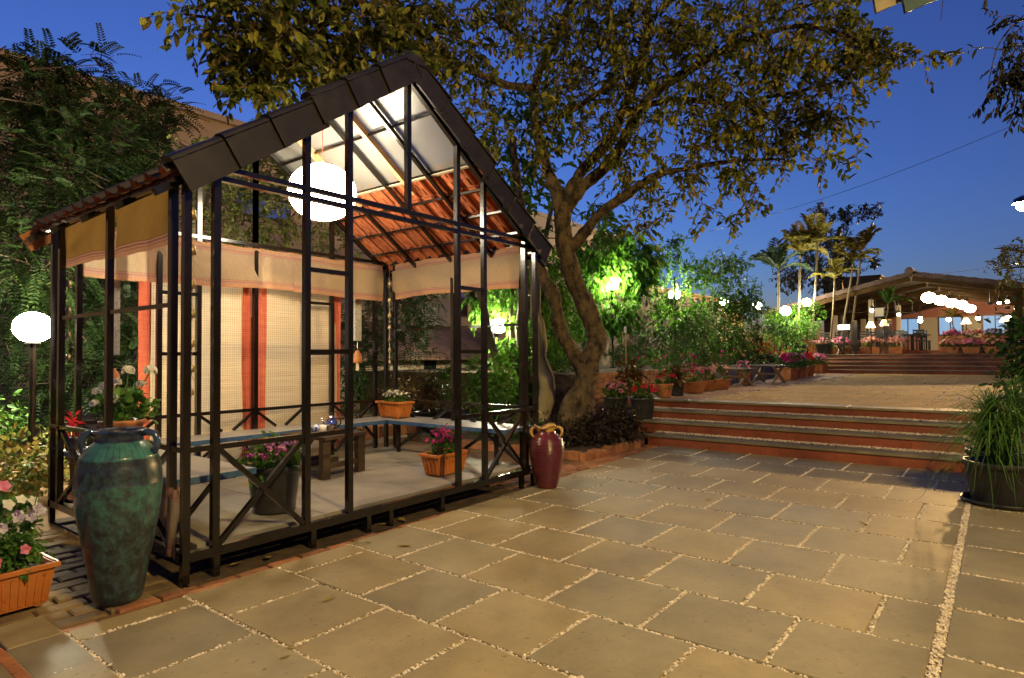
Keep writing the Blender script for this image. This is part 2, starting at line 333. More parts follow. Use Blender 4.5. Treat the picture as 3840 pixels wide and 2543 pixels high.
# front-left corner: plain slabs without pebbles, timber edge, brick paving by the gazebo
slab(plaza, .92, 1.165, 3.3, 3.93, 0, 'slab2', j=.002)
def pebbles(name, segs, parent, z=0, size=.0105, dens=1.0, seed=1, pile=0.0):
    rg = np.random.RandomState(seed); P = []; Sz = []
    for (x0, y0, x1, y1, wd) in segs:
        L = math.hypot(x1-x0, y1-y0); n = int(L*wd/(size*size*2.7)*dens)
        if n < 1: continue
        t = rg.uniform(0, 1, n); o = rg.uniform(-.5, .5, n)*wd; dx, dy = (x1-x0)/L, (y1-y0)/L
        h = pile*rg.uniform(.2, 1, n)*(1-(2*np.abs(o)/wd)**2)
        P.append(np.stack([x0+(x1-x0)*t-dy*o, y0+(y1-y0)*t+dx*o, z-.006+rg.uniform(-.004, .004, n)+h], 1)); Sz.append(rg.uniform(.6, 1.35, n)*size)
    P = np.concatenate(P); Sz = np.concatenate(Sz); n = len(P)
    B = [(0, 0, -1)]+[(math.cos(a), math.sin(a), 0.0) for a in np.arange(5)*2*PI/5]+[(.55*math.cos(a), .55*math.sin(a), .62) for a in (np.arange(5)+.5)*2*PI/5]+[(0, 0, .72)]
    B = np.array(B); F = []
    for j in range(5):
        k = (j+1) % 5; F += [(0, 1+k, 1+j), (1+j, 1+k, 6+j), (1+k, 6+k, 6+j), (6+j, 6+k, 11)]
    F = np.array(F); an = rg.uniform(0, 2*PI, n); ca, sa = np.cos(an), np.sin(an)
    st = rg.uniform(.65, 1.2, (n, 3))*np.array([1.15, .85, .75])
    V = B[None]*st[:, None]*Sz[:, None, None]*rg.uniform(.88, 1.12, (n, 12, 1))
    V = np.stack([V[..., 0]*ca[:, None]-V[..., 1]*sa[:, None], V[..., 0]*sa[:, None]+V[..., 1]*ca[:, None], V[..., 2]], -1)+P[:, None]
    return stuff(mesh_obj(name, V.reshape(-1, 3), (F[None]+np.arange(n)[:, None, None]*12).reshape(-1, 3), 'pebble', parent, True))
near = [s for s in PEB if min(s[0], s[2]) < 6.2]; far = [s for s in PEB if min(s[0], s[2]) >= 6.2]
pebbles('joint_pebbles', near, plaza, .001, .0092, 1.5, 1); pebbles('joint_pebbles', far, plaza, .001, .0115, 1.35, 2)

# brick paths ---------------------------------------------------------
def brickfield(name, x0, x1, y0, y1, z, m, bl, bw, seed, along='x', gap=.012, clip=None, base='soil'):
    rg = random.Random(seed); root = struct(MB().box(x0, x1, y0, y1, z-.15, z-.03).build(name, base)); r = 0
    a0, a1, b0, b1 = (x0, x1, y0, y1) if along == 'x' else (y0, y1, x0, x1); b = b0
    while b < b1-.02:
        a = a0-(bl*.5 if r % 2 else 0)
        while a < a1:
            u0, u1 = max(a, a0), min(a+bl-gap, a1); v1 = min(b+bw-gap, b1)
            if u1-u0 > .04 and v1-b > .03:
                mx, my = ((u0+u1)/2, (b+v1)/2) if along == 'x' else ((b+v1)/2, (u0+u1)/2)
                if clip is None or clip(mx, my):
                    q = (u0, u1, b, v1) if along == 'x' else (b, v1, u0, u1)
                    MB().cbox(*q, z-.06, z+rg.uniform(-.012, .004), .010, .006, rg).build('brick', m, root)
            a += bl
        b += bw; r += 1
    return root
brickfield('brick_path', .35, 1.86, 4.06, 6.4, -.004, 'darkbrick', .27, .135, 3, 'x', .016, lambda x, y: y > edgeY(x)+.06)
bf = brickfield('brick_edging', 1.1, 5.35, 3.925, 4.10, -.002, 'brick', .24, .088, 5, 'x', .012, lambda x, y: abs(y-edgeY(x)-.05) < .055)
brickfield('orange_brick_path', 5.36, 9.26, 4.10, 4.62, -.004, 'brick', .22, .105, 7, 'x', .010, lambda x, y: y > edgeY(x)+.045, 'earth')
struct(MB().box(1.9, 5.8, 4.12, 6.8, -.2, -.012).build('ground_under_gazebo', 'soil'))
tag(MB().cbox(.865, .915, 3.2, 3.97, -.09, .006, .004).build('timber_edging', 'clay'), 'orange brown timber edging plank at the bottom left corner', 'edging')
slab(plaza, .93, 1.17, 3.94, 4.3, .0, 'slab', j=.002)

# ------------------------------------------------------------------ steps and upper levels
def steps(name, xs, zs, y0, y1s, slablen, seed, pile=.03, pebble=True):
    rg = random.Random(seed); n = len(xs)
    root = MB().box(xs[0]+.03, xs[-1]+.5, y0, min(y1s)-.01, zs[0]-.3, zs[0]-.06)
    for i in range(1, n): root.box(xs[i]+.03, xs[-1]+.5, y0, y1s[i]-.01, zs[i-1]-.06, zs[i]-.06)
    root = struct(root.build(name, 'mortar'))
    zb = 0
    segs = []
    for i in range(n):
        z = zs[i]; zlow = zs[i-1] if i else zs[0]-(zs[1]-zs[0])-.03; y = y0
        # riser panels
        while y < y1s[i]-.02:
            e = min(y+slablen*1.25+rg.uniform(-.1, .1), y1s[i])
            if y1s[i]-e < .15: e = y1s[i]
            MB().cbox(xs[i], xs[i]+.03, y+.0015, e-.0015, zlow-.03, z-.034, .001).build('riser', 'redstone', root); y = e
        y = y0-rg.uniform(0, .3); depth = (xs[i+1]-xs[i] if i < n-1 else .42)
        back = xs[i]+(depth*.66 if i < n-1 and pebble else depth-.01)
        while y < y1s[i]-.02:
            e = min(y+slablen+rg.uniform(-.12, .12), y1s[i])
            if y1s[i]-e < .15: e = y1s[i]
            MB().cbox(xs[i]-.028, back, max(y, y0)+.002, e-.002, z-.034, z+rg.uniform(-.002, .002), .006).build('tread_slab', 'tread', root); y = e
        if i < n-1 and pebble: segs.append((back+(xs[i+1]-back)/2, y0, back+(xs[i+1]-back)/2, y1s[i], xs[i+1]-back+.01, z))
    return root, segs
SX = [9.29, 9.74, 10.19, 10.64]; SZ = [.165, .335, .485, .63]
lower, segs = steps('lower_steps', SX, SZ, -.4, [4.5, 5.95, 5.95, 5.95], 1.15, 11)
for k, s_ in enumerate(segs): pebbles('tread_pebbles', [s_[:5]], lower, s_[5]+.004, .012, .9, 20+k, .016)
platform = struct(MB().box(11.05, 27.9, -.42, 5.95, 0, .616).build('platform', 'mortar'))
rg1 = random.Random(9); x = 11.07; r = 0; npl = 0
PP = []
while x < 27.8:
    e = min(x+.68, 27.9); y = -.4+(.33 if r % 2 else 0); yy = [-.4]+([y] if r % 2 else [])
    while y < 4.2: y += .66; yy.append(min(y, 4.35))
    for a, b in zip(yy[:-1], yy[1:]):
        if b-a > .05:
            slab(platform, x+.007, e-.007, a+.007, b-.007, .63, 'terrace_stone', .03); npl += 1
        if r < 12: PP.append((x, b, e, b, .014))
    PP.append((e, -.4, e, 4.35, .008)) if r < 4 else None; x = e; r += 1
pebbles('joint_pebbles', PP, platform, .63, .017, .8, 31)
M['brickstrip'] = bpy.data.materials.new('brick_strip'); n_, l_ = nodes(M['brickstrip']); b_ = n_['Principled BSDF']; S(b_, 'Roughness', .8)
t_ = n_.new('ShaderNodeTexBrick'); t_.inputs['Color1'].default_value = (.21, .085, .035, 1); t_.inputs['Color2'].default_value = (.29, .13, .05, 1); t_.inputs['Mortar'].default_value = (.08, .05, .03, 1)
t_.inputs['Scale'].default_value = 4.5; t_.inputs['Mortar Size'].default_value = .02; c_ = n_.new('ShaderNodeTexCoord'); l_.new(c_.outputs['Object'], t_.inputs['Vector']); l_.new(t_.outputs[0], b_.inputs['Base Color'])
struct(MB().box(11.06, 27.9, 4.36, 5.95, .5, .625).build('platform_brick_strip', 'brickstrip'))
UX = [27.95, 28.3, 28.65, 29.0, 29.35]; UZ = [.782, .934, 1.086, 1.238, 1.39]
upper, _s = steps('upper_steps', UX, UZ, -.6, [6.0]*5, 2.0, 13, pebble=False)
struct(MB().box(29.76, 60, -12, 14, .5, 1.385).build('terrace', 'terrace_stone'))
# raised beds
struct(MB().box(9.95, 29.5, 6.35, 13.5, -.1, 1.08).build('raised_bed', 'soil'))
wall = tag(MB().box(10.0, 27.9, 6.14, 6.30, -.05, 1.10).build('garden_wall', 'mortar'), 'low red brick retaining wall behind the row of flowerpots', 'wall')
rgw = random.Random(3)
for c in range(10):
    z0 = .1+c*.10; xx = 10.0-(.12 if c % 2 else 0)
    while xx < 16.5 and z0 < 1.05:
        MB().cbox(max(xx, 9.99)+.006, xx+.232, 6.115-rgw.uniform(0, .012), 6.2, z0+.004, z0+.093, .004, .003, rgw).build('brick', 'brick', wall); xx += .24
struct(MB().box(11, 60, -12, -.42, .0, .60).build('side_bed', 'soil'))
struct(MB().box(7.5, 9.9, 4.62, 8.2, -.1, .10).build('tree_bed', 'soil'))
kerb = tag(MB().box(7.44, 9.2, 4.54, 4.62, -.1, .085).build('brick_kerb', 'mortar'), 'crumbling red brick kerb round the tree bed', 'kerb')
for k in range(9): MB().cbox(7.40+k*.2, 7.59+k*.2, 4.50+rgw.uniform(-.015, .015), 4.61, -.02, .105+rgw.uniform(-.02, .012), .012, .008, rgw).build('brick', 'brick', kerb)
for k in range(11): MB().cbox(7.38+rgw.uniform(-.015, .015), 7.49, 4.62+k*.2, 4.81+k*.2, -.02, .10+rgw.uniform(-.03, .012), .012, .008, rgw).build('brick', 'brick', kerb)

# ------------------------------------------------------------------ gazebo
GX, GY, GW, GD, dd = 1.894, 4.173, 3.877, 2.565, .194
PA, PB_ = .8955, 1.292; ZB, ZM, ZT = .187, .866, 2.7645; TW = .048; hw = TW/2
gz = thing('gazebo', 'black steel frame gazebo with tiled gable roof and glass skylight', 'gazebo', (GX, GY, 0))
SL = .69; RZ = 4.02; HX = GW/2
roofz = lambda x: RZ-SL*abs(x-HX)            # underside of the roof at local x
XS_F = [0, dd, PA, PB_, GW-PB_, GW-PA, GW-dd, GW]
XS_B = [0, dd, PA, PB_, HX, GW-PB_, GW-PA, GW-dd, GW]
def post(x, y, z0, z1, nm='post', t=TW): return MB().box(x-t/2, x+t/2, y-t/2, y+t/2, z0, z1).build(nm, 'steel', gz)
def rail(p, q, t=TW, nm='rail', h=None): return MB().bar(p, q, t, h).build(nm, 'steel', gz)
z0p = ZB-.06
for xs, y in ((XS_F, 0), (XS_B, GD)):
    for x in xs:
        corner = x in (0, GW)
        post(x, y, z0p+.004, (ZT-.02 if corner or x in (dd, GW-dd) else roofz(x)-.03))
post(HX, 0, ZT, RZ-.03); post(HX, GD, ZT, RZ-.03)
for x in (0, GW):
    for y in (dd, GD/2, GD-dd): post(x, y, z0p+.004, ZT-.03)
    for y in (0.25, .5, .78): pass
# rails: bottom, middle, two at the top
for y, nm in ((0, 'f'), (GD, 'b')):
    ly = .0022 if y == 0 else -.0022
    rail((-hw, y+ly, ZB-.03), (GW+hw, y+ly, ZB-.03), .052, 'rail', .06)
    for z in (ZT-.022, ZT-.095): rail((-hw, y, z), (GW+hw, y, z), .044, 'rail', .036)
    segs_ = list(zip(XS_F[:-1], XS_F[1:])) if y == 0 else list(zip(XS_B[:-1], XS_B[1:]))
    for a, b in segs_:
        if y == 0 and abs(a-PB_) < .01: continue          # the doorway
        rail((a+hw, y, ZM-.018), (b-hw, y, ZM-.018), .040, 'rail', .036)
    for a, b in ((PA, PB_), (GW-PB_, GW-PA)):              # ladder rungs
        for z in (2.12, 1.488): rail((a+hw, y, z), (b-hw, y, z), .036, 'rung')
for x in (0, GW):
    ys = [0, dd, GD/2, GD-dd, GD]
    rail((x+.002, hw, ZB-.03), (x+.002, GD-hw, ZB-.03), .05, 'rail', .058)
    rail((x, hw, ZT-.035), (x, GD-hw, ZT-.035), .046, 'rail', .05)
    for a, b in zip(ys[:-1], ys[1:]):
        rail((x, a+hw, ZM-.018), (x, b-hw, ZM-.018), .040, 'rail', .036)
    for a, b in ((dd, GD/2), (GD/2, GD-dd)): rail((x, a+hw, 1.805), (x, b-hw, 1.805), .026, 'rail', .030)
# braces
def xbrace(p, q, r_, s_, off):
    o = Vector(off)
    rail(Vector(p)+o, Vector(q)+o, .034, 'brace'); rail(Vector(r_)-o, Vector(s_)-o, .034, 'brace')
for a, b in ((dd, PA), (GW-PA, GW-dd)): xbrace((a+.03, 0, ZB+.01), (b-.03, 0, ZM-.04), (a+.03, 0, ZM-.04), (b-.03, 0, ZB+.01), (0, .005, 0))
for a, b in ((PB_, HX), (HX, GW-PB_), (dd, PA), (GW-PA, GW-dd)):      # short knee braces along the back, above and below the bench
    for p, s_ in ((a, 1), (b, -1)):
        rail((p+s_*.03, GD, ZM-.05), (p+s_*.26, GD, .64), .03, 'brace'); rail((p+s_*.26, GD-.05, .57), (p+s_*.03, GD, .36), .03, 'brace')
for x in (0, GW):
    for a, b in ((dd, GD/2), (GD/2, GD-dd)): xbrace((x, a+.03, ZB+.01), (x, b-.03, ZM-.05), (x, a+.03, ZM-.05), (x, b-.03, ZB+.01), (.005, 0, 0))
# legs below the frame
for x in (0, .2, .95, 1.48, 1.72, 2.35, GW-.28, GW-.06):
    for y in (.0, GD/2, GD): post(x+.0, y+.001, -.02, z0p, 'leg', .045)
# floor slab of four stone panels
for i, (a, b) in enumerate(((.12, 1.12), (1.126, 2.2), (2.206, 3.1), (3.106, GW-.04))):
    for c, e in ((.085, 1.28), (1.286, GD-.03)): MB().cbox(a, b, c, e, .15, .2+.0008*i, .004).build('floor_panel', 'floor', gz)
for y in (.05, GD/2): rail((.03, y, .128), (GW-.03, y, .128), .04, 'joist')
# roof: rafters, battens
FO, BO = -.10, .06                         # overhang front / back
for y in (0.0, .62, GD/2, GD-.62, GD):
    for sgn in (-1, 1):
        p = (HX+sgn*.0, y, RZ-.05); q = (HX+sgn*(HX+.20), y, roofz(HX+sgn*(HX+.20))-.05)
        if y in (0.0, GD): rail(p, q, .044, 'rafter', .05)
        else: rail(p, q, .036, 'rafter', .045)
for sgn in (-1, 1):
    for k in range(5):
        x = HX+sgn*(.88+k*.278); rail((x, FO, roofz(x)-.012), (x, GD+BO, roofz(x)-.012), .03, 'batten', .022)
rail((HX, FO, RZ-.03), (HX, GD+BO, RZ-.03), .05, 'ridge_beam')
for y, x0_, x1_ in ((.98, .1, 1.0), (1.92, .1, 1.0)):   # pale wooden rafters under the skylight
    MB().bar((HX+x0_, y, roofz(HX+x0_)-.045), (HX+x1_, y, roofz(HX+x1_)-.045), .05, .07).build('wooden_rafter', 'wood', gz)
rail((HX+.33, .02, roofz(HX+.33)-.04), (HX+.33, GD, roofz(HX+.33)-.04), .022, 'batten'); rail((HX-.33, .02, roofz(HX-.33)-.04), (HX-.33, GD, roofz(HX-.33)-.04), .022, 'batten')
# skylight sheets
mm = bpy.data.materials.new('frosted_polycarbonate'); n_, l_ = nodes(mm); b_ = n_['Principled BSDF']
b_.inputs['Base Color'].default_value = (.42, .41, .38, 1); S(b_, 'Roughness', .24); S(b_, 'Specular IOR Level', 1.0)
tp = n_.new('ShaderNodeBsdfTransparent'); tp.inputs[0].default_value = (.55, .56, .56, 1); tl = n_.new('ShaderNodeBsdfTranslucent'); tl.inputs[0].default_value = (.5, .5, .48, 1)
m1 = n_.new('ShaderNodeMixShader'); m1.inputs[0].default_value = .35; l_.new(b_.outputs[0], m1.inputs[1]); l_.new(tl.outputs[0], m1.inputs[2])
m2 = n_.new('ShaderNodeMixShader'); m2.inputs[0].default_value = .44; l_.new(m1.outputs[0], m2.inputs[1]); l_.new(tp.outputs[0], m2.inputs[2]); l_.new(m2.outputs[0], n_['Material Output'].inputs[0])
wv = n_.new('ShaderNodeTexWave'); wv.bands_direction = 'X'; wv.inputs['Scale'].default_value = 32; wv.inputs['Distortion'].default_value = .6; tcx = n_.new('ShaderNodeTexCoord'); l_.new(tcx.outputs['Object'], wv.inputs[0])
bpn = n_.new('ShaderNodeBump'); bpn.inputs['Strength'].default_value = .10; bpn.inputs['Distance'].default_value = .003; l_.new(wv.outputs['Fac'], bpn.inputs['Height']); l_.new(bpn.outputs[0], b_.inputs['Normal'])
M['poly'] = mm
for sgn in (-1, 1):
    for a, b in ((FO+.01, .955), (.96, 1.90), (1.905, GD+BO)):
        V = []
        for t, z in ((.02, .004), (.93, .004), (.93, .011), (.02, .011)):
            for y in (a+.003, b-.003): V.append((HX+sgn*t, y, roofz(HX+sgn*t)+z))
        MB().add(V, [(0, 1, 3, 2), (2, 3, 5, 4), (4, 5, 7, 6), (6, 7, 1, 0), (0, 2, 4, 6), (7, 5, 3, 1)]).build('skylight_sheet', 'poly', gz)
    MB().bar((HX+sgn*.90, FO+.02, roofz(HX+sgn*.90)-.01), (HX+sgn*.90, GD+BO-.02, roofz(HX+sgn*.90)-.01), .05, .02).build('skylight_trim', 'cream', gz)
# roof tiles: moulded clay, dark coat outside
tm = bpy.data.materials.new('clay_roof_tile'); n_, l_ = nodes(tm); b_ = n_['Principled BSDF']; S(b_, 'Roughness', .62)
tcx = n_.new('ShaderNodeTexCoord'); nzx = n_.new('ShaderNodeTexNoise'); nzx.inputs['Scale'].default_value = 9; nzx.inputs['Detail'].default_value = 6; oix = n_.new('ShaderNodeObjectInfo')
advx = n_.new('ShaderNodeVectorMath'); mux = n_.new('ShaderNodeVectorMath'); mux.operation = 'SCALE'; mux.inputs[0].default_value = (9, 7, 5); l_.new(oix.outputs['Random'], mux.inputs['Scale']); l_.new(tcx.outputs['Object'], advx.inputs[0]); l_.new(mux.outputs[0], advx.inputs[1]); l_.new(advx.outputs[0], nzx.inputs['Vector'])
rpx = n_.new('ShaderNodeValToRGB'); rpx.color_ramp.elements[0].color = (.36, .085, .03, 1); rpx.color_ramp.elements[0].position = .3; rpx.color_ramp.elements[1].color = (.56, .165, .06, 1); rpx.color_ramp.elements[1].position = .7
hvx = n_.new('ShaderNodeHueSaturation'); mrx = n_.new('ShaderNodeMapRange'); mrx.inputs['To Min'].default_value = .72; mrx.inputs['To Max'].default_value = 1.18; l_.new(oix.outputs['Random'], mrx.inputs[0]); l_.new(mrx.outputs[0], hvx.inputs['Value'])
sx_ = n_.new('ShaderNodeSeparateXYZ'); l_.new(tcx.outputs['Normal'], sx_.inputs[0]); gt = n_.new('ShaderNodeMath'); gt.operation = 'GREATER_THAN'; gt.inputs[1].default_value = -.35; l_.new(sx_.outputs['Z'], gt.inputs[0])
mxx = n_.new('ShaderNodeMix'); mxx.data_type = 'RGBA'; l_.new(gt.outputs[0], mxx.inputs['Factor']); l_.new(nzx.outputs['Fac'], rpx.inputs[0]); l_.new(rpx.outputs[0], hvx.inputs['Color']); l_.new(hvx.outputs[0], mxx.inputs['A']); mxx.inputs['B'].default_value = (.040, .027, .021, 1); l_.new(mxx.outputs['Result'], b_.inputs['Base Color'])
bpn = n_.new('ShaderNodeBump'); bpn.inputs['Strength'].default_value = .3; bpn.inputs['Distance'].default_value = .004; l_.new(nzx.outputs['Fac'], bpn.inputs['Height']); l_.new(bpn.outputs[0], b_.inputs['Normal']); M['tile'] = tm
TWD, TLN = .225, .40
def tile_mesh():
    """profile across u (0..TWD): pan, small rib, raised roll; extruded down the slope (+x), thickness 12 mm"""
    prof = [(0, .0), (.012, .022), (.028, .026), (.042, .006), (.085, .0), (.13, .004), (.152, .012), (.162, .034), (.186, .050), (.21, .040), (.231, .012)]
    mb = MB(); n = len(prof); V = []
    for x, lift in ((-.02, .0), (TLN*.5, .004), (TLN+.012, .012)):
        for u, h in prof: V.append((x, u, h+lift))
        for u, h in prof: V.append((x, u, h+lift-.012))
    F = []
    for s_ in (0, 1):
        a, b = s_*2*n, (s_+1)*2*n
        for i in range(n-1): F += [(a+i, b+i, b+i+1, a+i+1), (a+n+i+1, b+n+i+1, b+n+i, a+n+i)]
        F += [(a, a+n, b+n, b), (a+n-1, b+n-1, b+2*n-1, a+2*n-1)]
    e = 4*n
    for i in range(n-1): F += [(i, i+1, n+i+1, n+i), (e+i+1, e+i, e+n+i, e+n+i+1)]
    mb.add(V, F)
    for k in range(2): mb.box(.05+k*.16, .14+k*.16, .075, .135, -.0165, -.0115)     # moulded panels on the underside
    return me_of(mb, 'roof_tile', 'tile')
TILE = tile_mesh(); ang = math.atan(SL); ncol = 12
for sgn in (-1, 1):
    for r in range(4):
        s0 = (.86/math.cos(ang))+r*.36
        for c in range(ncol):
            y = FO+.03+c*TWD*.985; x = HX+sgn*s0*math.cos(ang); z = RZ-s0*math.sin(ang)+.018
            if sgn > 0: inst(TILE, 'roof_tile', gz, (x, y, z), (0, ang-.022, 0))
            else: inst(TILE, 'roof_tile', gz, (x, y+TWD, z), (0, ang-.022, PI))
# dark rake tiles along the front gable: a face plate with a rounded cap, overlapping up the slope
def rake_mesh():
    mb = MB(); L = .475; V = []
    mb.add([(0, 0, -.205), (L, -.018, -.205), (L, -.018, .0), (0, 0, .0), (0, .016, -.205), (L, -.002, -.205), (L, -.002, .0), (0, .016, .0)], [(0, 1, 2, 3), (7, 6, 5, 4), (1, 0, 4, 5), (2, 1, 5, 6), (3, 2, 6, 7), (0, 3, 7, 4)])
    n = 7; P = []
    for x, r_, dz in ((0, .05, 0), (L+.012, .058, .006)):
        for k in range(n):
            a = PI*k/(n-1); P.append((x, .05-r_*1.25*math.cos(a)-(.018*x/L), dz+r_*.75*math.sin(a)))
    F = [(k, k+1, n+k+1, n+k) for k in range(n-1)]+[tuple(range(n))[::-1], tuple(range(n, 2*n)), (0, n, 2*n-1, n-1)]
    mb.add(P, F)
    mb.box(.0, .022, -.012, -.0005, -.198, -.004); mb.box(L-.012, L+.004, -.030, -.0185, -.202, -.002)
    for x in (.12, .36): mb.lathe([(.006, -.004), (.006, .002)], 6, (x, -.008, -.12))
    return me_of(mb, 'rake_tile', 'fascia')
RAKE = rake_mesh(); TL = .405
def rake(sgn, k):
    s0 = .03+k*TL; up = .075 if k < 3 else .035; x = HX+sgn*s0*math.cos(ang); z = RZ-s0*math.sin(ang)+up+.055
    o = inst(RAKE, 'rake_tile', gz, (x, FO-.005-.002*k, z), (0, ang-.012, 0) if sgn > 0 else (0, -(ang-.012)+PI, 0))
    if sgn < 0: o.rotation_euler = (0, ang-.012, 0); o.scale = (1, 1, 1)
    return o
RAKEL = RAKE.copy(); co = np.zeros(len(RAKEL.vertices)*3); RAKEL.vertices.foreach_get('co', co); co[0::3] *= -1; RAKEL.vertices.foreach_set('co', co); RAKEL.flip_normals()
for k in range(6):
    rake(1, k); s0 = .03+k*TL; up = .075 if k < 3 else .035
    inst(RAKEL, 'rake_tile', gz, (HX-s0*math.cos(ang), FO-.005-.002*k, RZ-s0*math.sin(ang)+up+.055), (0, -(ang-.012), 0))
for k in range(6):                           # ridge caps
    V = []; n = 7
    for y in (FO-.02+k*.47, FO+.47+k*.47+.02):
        for j in range(n):
            a = PI*j/(n-1); r_ = .10+(.008 if y > FO+k*.47+.1 else 0); V.append((HX-r_*1.2*math.cos(a), min(y, GD+BO), RZ+.045+r_*.8*math.sin(a)))
    MB().add(V, [(j, j+1, n+j+1, n+j) for j in range(n-1)]+[tuple(range(n)), tuple(range(n, 2*n))[::-1]]).build('ridge_cap', 'fascia', gz)
for x in (-.10, GW+.10): MB().bar((x, FO+.03, roofz(x)-.028), (x, GD+BO, roofz(x)-.028), .03, .04).build('eave_board', 'steel', gz)
MB().bar((-.20, GD+BO+.02, roofz(-.2)-.07), (.9, GD+BO+.02, roofz(.9)-.07), .02, .16).build('barge_board', 'clay', gz)

# benches round three sides
def bench(label, x0, x1, y0, y1, blue):
    t = thing('bench', label, 'bench', ((x0+x1)/2, (y0+y1)/2, .2), 0, 'benches inside the gazebo'); cx, cy = (x0+x1)/2, (y0+y1)/2
    MB().cbox(x0-cx, x1-cx, y0-cy, y1-cy, .385, .43, .004).build('seat', 'benchtop', t)
    ax0, ax1, ay0, ay1 = blue; MB().box(ax0-cx, ax1-cx, ay0-cy, ay1-cy, .383, .427).build('edge_strip', 'blue', t)
    return t, cx, cy
t, cx, cy = bench('grey bench along the left side of the gazebo with blue front end', GX+.03, 2.49, 4.39, 6.24, (GX+.03, 2.49, 4.378, 4.389))
MB().box(2.49-cx, 2.503-cx, 4.378-cy, 6.24-cy, .383, .427).build('edge_strip', 'blue', t)
for y in (4.5, 5.35, 6.1):
    MB().bar((GX+.03-cx, y-cy, .37), (2.4-cx, y-cy, .37), .04, .024).build('bracket', 'steel', t)
    MB().bar((GX+.08-cx, y-cy, .05), (2.25-cx, y-cy, .355), .03).build('strut', 'steel', t)
t, cx, cy = bench('long grey bench against the bamboo blinds at the back', GX+.03, 5.36, 6.26, GY+GD-.03, (2.50, 5.36, 6.247, 6.259))
for x in (2.79, 3.2, 3.83, 4.4, 4.9):
    MB().bar((x-cx, 6.3-cy, .37), (x-cx, GY+GD-.03-cy, .37), .04, .024).build('bracket', 'steel', t)
    MB().bar((x-cx, 6.36-cy, .355), (x-cx, GY+GD-.05-cy, .05), .03).build('strut', 'steel', t)
t, cx, cy = bench('grey bench along the right side of the gazebo nearest the tree', 5.37, 5.90, 4.32, 6.70, (5.357, 5.369, 4.32, 6.26))
MB().box(5.357-cx, 5.9-cx, 4.307-cy, 4.319-cy, .383, .427).build('edge_strip', 'blue', t)
for y in (4.55, 5.4, 6.2):
    MB().bar((5.42-cx, y-cy, .37), (5.74-cx, y-cy, .37), .04, .024).build('bracket', 'steel', t)
    MB().box(5.50-cx, 5.54-cx, y-.02-cy, y+.02-cy, 0, .358).build('leg', 'steel', t)

# cloth valances and mats ------------------------------------------------
def stripe_cloth(name, base, base2, trans, z0, z1, zig=False):
    m = bpy.data.materials.new(name); n, l = nodes(m); b = n['Principled BSDF']; S(b, 'Roughness', .9); S(b, 'Specular IOR Level', .1)
    tc = n.new('ShaderNodeTexCoord'); sx = n.new('ShaderNodeSeparateXYZ'); l.new(tc.outputs['UV'], sx.inputs[0])
    rp = n.new('ShaderNodeValToRGB'); rp.color_ramp.interpolation = 'CONSTANT'; e = rp.color_ramp.elements
    O, Pk, T, Dk = (.52, .27, .15), (.52, .235, .20), base, tuple(c*.7 for c in base)
    st = [(0, O), (.07, Dk), (.085, Pk), (.115, Dk), (.14, Pk), (.165, Dk), (.18, T), (.82, Dk), (.835, Pk), (.86, Dk), (.885, Pk), (.91, T), (.945, O)]
    e[0].position = 0; e[0].color = (*O, 1); e[1].position = st[1][0]; e[1].color = (*T, 1)
    for p, c in st[2:]:
        q = e.new(p); q.color = (*c, 1)
    l.new(sx.outputs['Y'], rp.inputs[0])
    nz = n.new('ShaderNodeTexNoise'); nz.inputs['Scale'].default_value = 6; mp = n.new('ShaderNodeMapping'); mp.inputs['Scale'].default_value = (60, 1.2, 1); l.new(tc.outputs['UV'], mp.inputs[0]); l.new(mp.outputs[0], nz.inputs['Vector']); nz.inputs['Detail'].default_value = 5
    mr = n.new('ShaderNodeMapRange'); mr.inputs['From Min'].default_value = .3; mr.inputs['From Max'].default_value = .7; mr.inputs['To Min'].default_value = .72; mr.inputs['To Max'].default_value = 1.12; l.new(nz.outputs['Fac'], mr.inputs[0])
    hv = n.new('ShaderNodeHueSaturation'); l.new(rp.outputs[0], hv.inputs['Color']); l.new(mr.outputs[0], hv.inputs['Value'])
    wv = n.new('ShaderNodeTexWave'); wv.inputs['Scale'].default_value = 70; wv.inputs['Distortion'].default_value = 2; wv.bands_direction = 'Y'; l.new(tc.outputs['UV'], wv.inputs[0]); bp = n.new('ShaderNodeBump'); bp.inputs['Strength'].default_value = .25; bp.inputs['Distance'].default_value = .004; l.new(wv.outputs['Fac'], bp.inputs['Height']); l.new(bp.outputs[0], b.inputs['Normal'])
    l.new(hv.outputs[0], b.inputs['Base Color']); tr = n.new('ShaderNodeBsdfTranslucent'); l.new(hv.outputs[0], tr.inputs[0]); mx = n.new('ShaderNodeMixShader'); mx.inputs[0].default_value = trans
    l.new(b.outputs[0], mx.inputs[1]); l.new(tr.outputs[0], mx.inputs[2]); l.new(mx.outputs[0], n['Material Output'].inputs[0]); return m
M['valance'] = stripe_cloth('striped_handloom_cloth', (.42, .305, .195), None, .40, 0, 1)
M['ochrecloth'] = stripe_cloth('ochre_handloom_cloth', (.30, .175, .045), None, .45, 0, 1)
